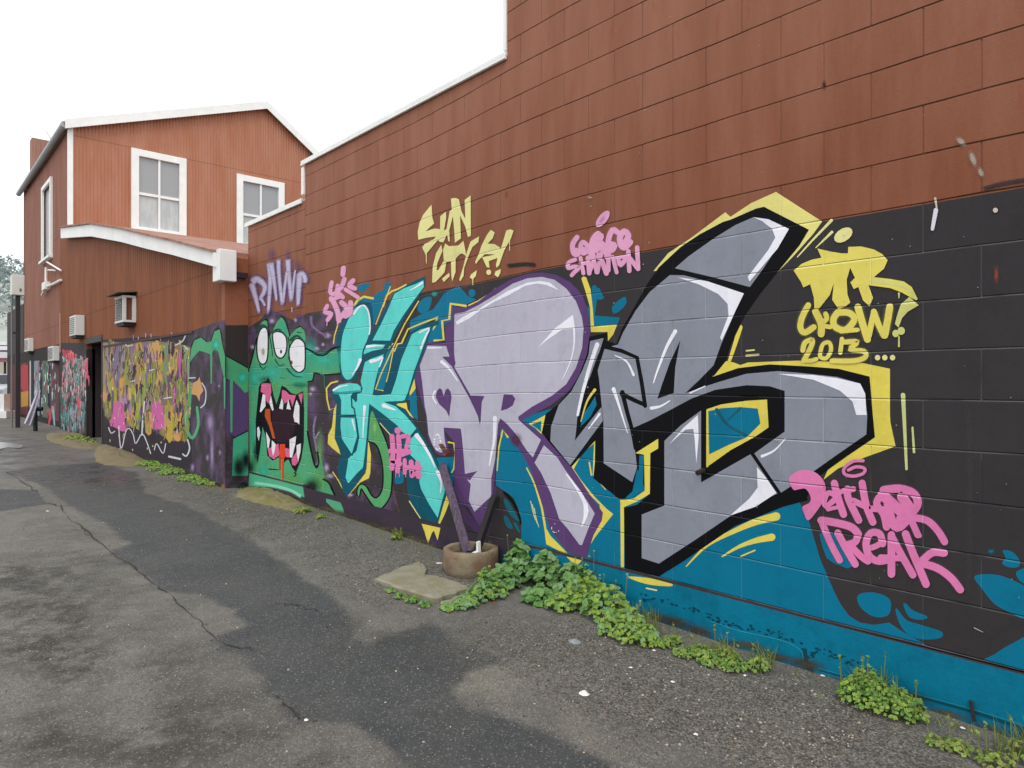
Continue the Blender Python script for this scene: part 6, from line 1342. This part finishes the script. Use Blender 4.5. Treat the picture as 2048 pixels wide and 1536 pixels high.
mb = MB(); rs = random.Random(31); cnt = 0
gi = np.searchsorted(ys, .9), np.searchsorted(ys, 13); 
while cnt < 12000:
    x = rs.uniform(-1.6, 3.05); y_ = 1.0 + 9.5 * rs.random() ** 1.7
    j = min(len(xs) - 1, int(np.searchsorted(xs, x))); i = min(len(ys) - 1, int(np.searchsorted(ys, y_)))
    if rs.random() > GRAV[i, j] ** 1.5 + .10: continue
    if y_ > 8 and x > LX - .05: continue
    r = .0022 + .0045 * rs.random() ** 3; stone(mb, x, y_, ground_z(x, y_) + r * .1, r, SM[rs.choices((0, 1, 2, 3), (5, 4, 1.6, 2))[0]], rs); cnt += 1
tag(mb.build("gravel"), "loose gravel strewn over the rough strip by the wall", "gravel", kind="stuff")
def scrap(px, py, r, label, h=.4, mat=None, seed=1, cat_="litter", nm="paper_scrap"):
    g = onG(px, py); rs = random.Random(seed); mb = MB(); z = ground_z(g[0], g[1]); n = 7; m = 3
    vs = [(g[0], g[1], z + r * h)]
    for ring in range(1, m + 1):
        for k in range(n):
            a = 2 * math.pi * k / n; q = r * ring / m * rs.uniform(.75, 1.2); vs.append((g[0] + q * math.cos(a), g[1] + q * math.sin(a) * 1.2, z + .002 + r * h * (1 - ring / m) * rs.uniform(.4, 1.4)))
    fs = [(0, 1 + k, 1 + (k + 1) % n) for k in range(n)] + [(1 + q * n + k, 1 + (q + 1) * n + k, 1 + (q + 1) * n + (k + 1) % n, 1 + q * n + (k + 1) % n) for q in range(m - 1) for k in range(n)]
    mb.add(vs, fs, mat or pw); o = mb.build(nm); tag(o, label, cat_, "litter by the wall"); return o
scrap(1168, 1391, .021, "crumpled white paper lying on the gravel in the foreground", .7, seed=2)
scrap(878, 1130, .024, "flat pinkish white paper scrap left of the concrete tub", .2, simple("pinkish_paper", '#d9c3cc', .7), 3)
scrap(1150, 1288, .030, "crushed clear plastic cup below the weeds", .5, simple("dull_plastic", '#8f9496', .25, .1), 4, nm="plastic_cup")
scrap(1205, 1252, .024, "dry orange leaf heap at the edge of the weeds", .3, LF[3], 5, "leaf litter", "dead_leaves"); scrap(1515, 1340, .022, "rust orange dead leaves at the right end of the weed strip", .3, LF[3], 6, "leaf litter", "dead_leaves"); scrap(988, 1208, .016, "brown dead leaf by the tub weeds", .3, LF[3], 7, "leaf litter", "dead_leaves")
for i, (px, py, lb) in enumerate(((1490, 1356, "small white chip just right of the low weed strip"), (1645, 1362, "narrow white chip at the foot of the teal footing"), (1392, 1470, "tiny white chip alone on the asphalt at bottom centre"), (1308, 1306, "pale pink chip below the clover clump"), (612, 1438, "tiny pale chip at the end of the asphalt crack"), (1925, 1470, "pale pebble between the tuft and the teal footing"), (1345, 1368, "small white pebble left of the weed strip"), (95, 1022, "white flake on the left side of the lane"), (322, 1022, "flat white flake in the middle of the lane"), (1262, 1340, "small pale pebble on the gravel below the weeds"))):
    scrap(px, py, .009 if py > 1200 else .014, lb, .5, None, 20 + i)

# ================================================================ BEYOND THE LANE
# hill far behind
mb = MB(); n1, n2 = 40, 14; vs = []
for i in range(n1 + 1):
    az = math.radians(-14 + 44 * i / n1)       # from +Y towards -X
    for j in range(n2 + 1):
        t = j / n2; d = 90 + 150 * t; hgt_ = 27 * math.sin(min(1, t * 1.2) * math.pi / 2) * (1 + .10 * math.sin(i * .7) + .06 * math.sin(i * 1.9 + 1)) * (1 - .25 * max(0, (math.degrees(az) - 5) / 25))
        vs.append((-math.sin(az) * d, math.cos(az) * d, .2 + hgt_))
mb.add(vs, [(i * (n2 + 1) + j, (i + 1) * (n2 + 1) + j, (i + 1) * (n2 + 1) + j + 1, i * (n2 + 1) + j + 1) for i in range(n1) for j in range(n2)])
o = mb.build("hill", simple("hazed_grass_hill", '#a0a59f', .95, .15, .03, 0, 0, .6, c2='#aeb1ab'), smooth=True); tag(o, None, None, None, 'structure')  # grass greyed and lightened: distance haze put into its colour
mb = MB(); rs = random.Random(8); tm = [simple("hill_foliage", '#7a8886', .95, .3, .4, 0, 0, 3), simple("hill_foliage_light", '#8a9592', .95, .3, .4, 0, 0, 3)]  # foliage lightened, with the haze put into its colour
for i in range(260):
    az = math.radians(rs.uniform(-10, 26)); t = .78 + .22 * rs.random() if i % 3 else rs.uniform(.15, .8); d = 90 + 150 * t; base = .2 + 27 * math.sin(min(1, t * 1.2) * math.pi / 2) * (1 - .25 * max(0, (math.degrees(az) - 5) / 25))
    cx_, cy_ = -math.sin(az) * d, math.cos(az) * d; R_ = rs.uniform(1.5, 3.6)
    for k in range(90):
        v = Vector((rs.gauss(0, 1), rs.gauss(0, 1), rs.gauss(0, .8))).normalized() * R_ * rs.uniform(.6, 1.1); c = Vector((cx_, cy_, base + R_ * .5)) + v; s = R_ * .2
        q = [c + Vector((rs.uniform(-s, s), rs.uniform(-s, s), rs.uniform(-s, s))) for _ in range(3)]; mb.add(q, [(0, 1, 2)], tm[rs.randrange(2)])
tag(mb.build("woodland"), "distant dark trees along the top of the hill", "woodland", kind="stuff")

# street end: canopy stall, van, car, white barrier, far buildings
def at(px, d):       # x,y of a pixel column at depth d
    r_ = ray(px, 762); return r_[0] * d, r_[1] * d
def hz(py, d): return H + (762 - py) / FPX * d
gfar = .3055
d = 34; x0, y0 = at(-10, d); x1, y1 = at(27, d)
cn = empty("canopy", ((x0 + x1) / 2, y0, gfar), "pale scalloped canopy roof across the end of the lane", "canopy")
def quadbox(mb, pxa, pxb, d0, d1, z0, z1, mat):
    (ax, ay), (bx, by) = at(pxa, d0), at(pxb, d0); f = Vector((ST, CT, 0)) * (d1 - d0); a = Vector((ax, ay, z0)); b_ = Vector((bx, by, z0)); up_ = Vector((0, 0, z1 - z0))
    vs = [a, b_, b_ + f, a + f, a + up_, b_ + up_, b_ + f + up_, a + f + up_]; mb.add(vs, [(3, 2, 1, 0), (4, 5, 6, 7), (0, 1, 5, 4), (1, 2, 6, 5), (2, 3, 7, 6), (3, 0, 4, 7)], mat)
pale = simple("pale_canopy", '#cfcdd0', .6, .15, 2); red = simple("dull_red_panel", '#8a5a58', .7); blue = simple("sky_blue_panel", '#3f95c4', .5); cream = simple("cream_render", '#b9b2a4', .8, .15, 2); roofg = simple("grey_roof", '#8e9094', .7, .2, 2)
mb = MB(); quadbox(mb, -60, 29, 30, 36, hz(716, 30), hz(704, 30), pale); quadbox(mb, -60, 22, 31, 36, hz(700, 31), hz(692, 31), pale); quadbox(mb, -60, 12, 32, 36, hz(690, 32), hz(683, 32), pale)
mb.build("roof", None, cn); mb = MB(); quadbox(mb, -60, 28.5, 30.05, 30.15, hz(724, 30), hz(716.3, 30), red); mb.build("valance", None, cn)
for px_ in (-20, 10, 27):
    x, y_ = at(px_, 30.4); mb = MB(); mb.tube([(x, y_, gfar), (x, y_, hz(717, 30.4))], .05, pm, 8); mb.build("canopy_post", None, cn)
x, y_ = at(20, 42); sg = empty("shop_front", (x, y_, gfar), "blue and cream shop front beyond the canopy", "shop")
mb = MB(); quadbox(mb, -80, 60, 42, 46, gfar, hz(700, 42), cream); mb.build("wall", None, sg)
mb = MB(); quadbox(mb, 22, 31, 41.9, 41.99, hz(788, 42), hz(745, 42), blue); quadbox(mb, -20, 8, 41.9, 41.99, hz(778, 42), hz(750, 42), simple("dark_shop_glass", '#4a545c', .2)); mb.build("window", None, sg)
mb = MB(); quadbox(mb, -84, 64, 41.5, 46.5, hz(700, 42) + .005, hz(696, 42), roofg); mb.build("roof", None, sg)
def car(px, py, yaw, label, body, name="parked_car"):
    g = onG(px, py); t = empty(name, (g[0], g[1], gfar), label, "car"); ca, sa = math.cos(yaw), math.sin(yaw)
    T = lambda x, y, z: (g[0] + x * ca - y * sa, g[1] + x * sa + y * ca, gfar + z)
    side = [(-2.1, .35), (-2.15, .75), (-1.6, .9), (-1.0, .95), (-.55, 1.38), (.75, 1.42), (1.45, .98), (2.0, .9), (2.1, .5), (2.05, .32)]
    mb = MB(); n = len(side); vs = [T(x, -.82 if z < 1.1 else -.68, z) for x, z in side] + [T(x, .82 if z < 1.1 else .68, z) for x, z in side]
    mb.add(vs, [tuple(range(n)), tuple(range(2 * n - 1, n - 1, -1))] + [(i, n + i, n + (i + 1) % n, (i + 1) % n) for i in range(n)], body); mb.build("body", None, t)
    gl_ = simple("car_glass", '#2a3036', .15); mb = MB()
    for s in (-1, 1): mb.add([T(-.85, s * .835, .98), T(1.25, s * .835, 1.0), T(.68, s * .72, 1.36), T(-.48, s * .72, 1.33)], [(0, 1, 2, 3)], gl_)
    mb.add([T(-1.0, -.7, .99), T(-1.0, .7, .99), T(-.6, .62, 1.36), T(-.6, -.62, 1.36)], [(0, 1, 2, 3)], gl_); mb.build("window", None, t)
    for x in (-1.35, 1.3):
        for s in (-1, 1): mb = MB(); mb.tube([T(x, s * .66, .31), T(x, s * .86, .31)], .31, dk, 16); w_ = mb.build("wheel", None, t); mb = MB(); mb.tube([T(x, s * .862, .31), T(x, s * .872, .31)], .18, simple("wheel_rim", '#9a9a9a', .4), 12); mb.build("rim", None, w_)
    for s in (-.55, .55): mb = MB(); mb.obox(T(-2.16, s, .68), (.02 * ca, .02 * sa, 0), (-.16 * sa, .16 * ca, 0), (0, 0, .07), simple("lamp_lens", '#d8d8d8', .2)); mb.build("headlight", None, t)
    return t
car(14, 812, math.radians(60), "silver car parked under the canopy at the end of the lane", simple("silver_car_paint", '#b6b9be', .35, .03, 2, .3))
g = onG(4, 836); dd = g[0] * ST + g[1] * CT
bb = empty("barrier", g, "white plastic barrier standing at the left edge of the picture", "barrier"); mb = MB(); quadbox(mb, -8, 8, dd, dd + .25, g[2], hz(788, dd), simple("white_barrier", '#e2e2e4', .5)); mb.build("panel", None, bb); mb = MB(); quadbox(mb, -12, 12.5, dd - .1, dd + .4, g[2] + .002, hz(822, dd), simple("white_barrier", '#e2e2e4', .5)); mb.build("foot", None, bb)
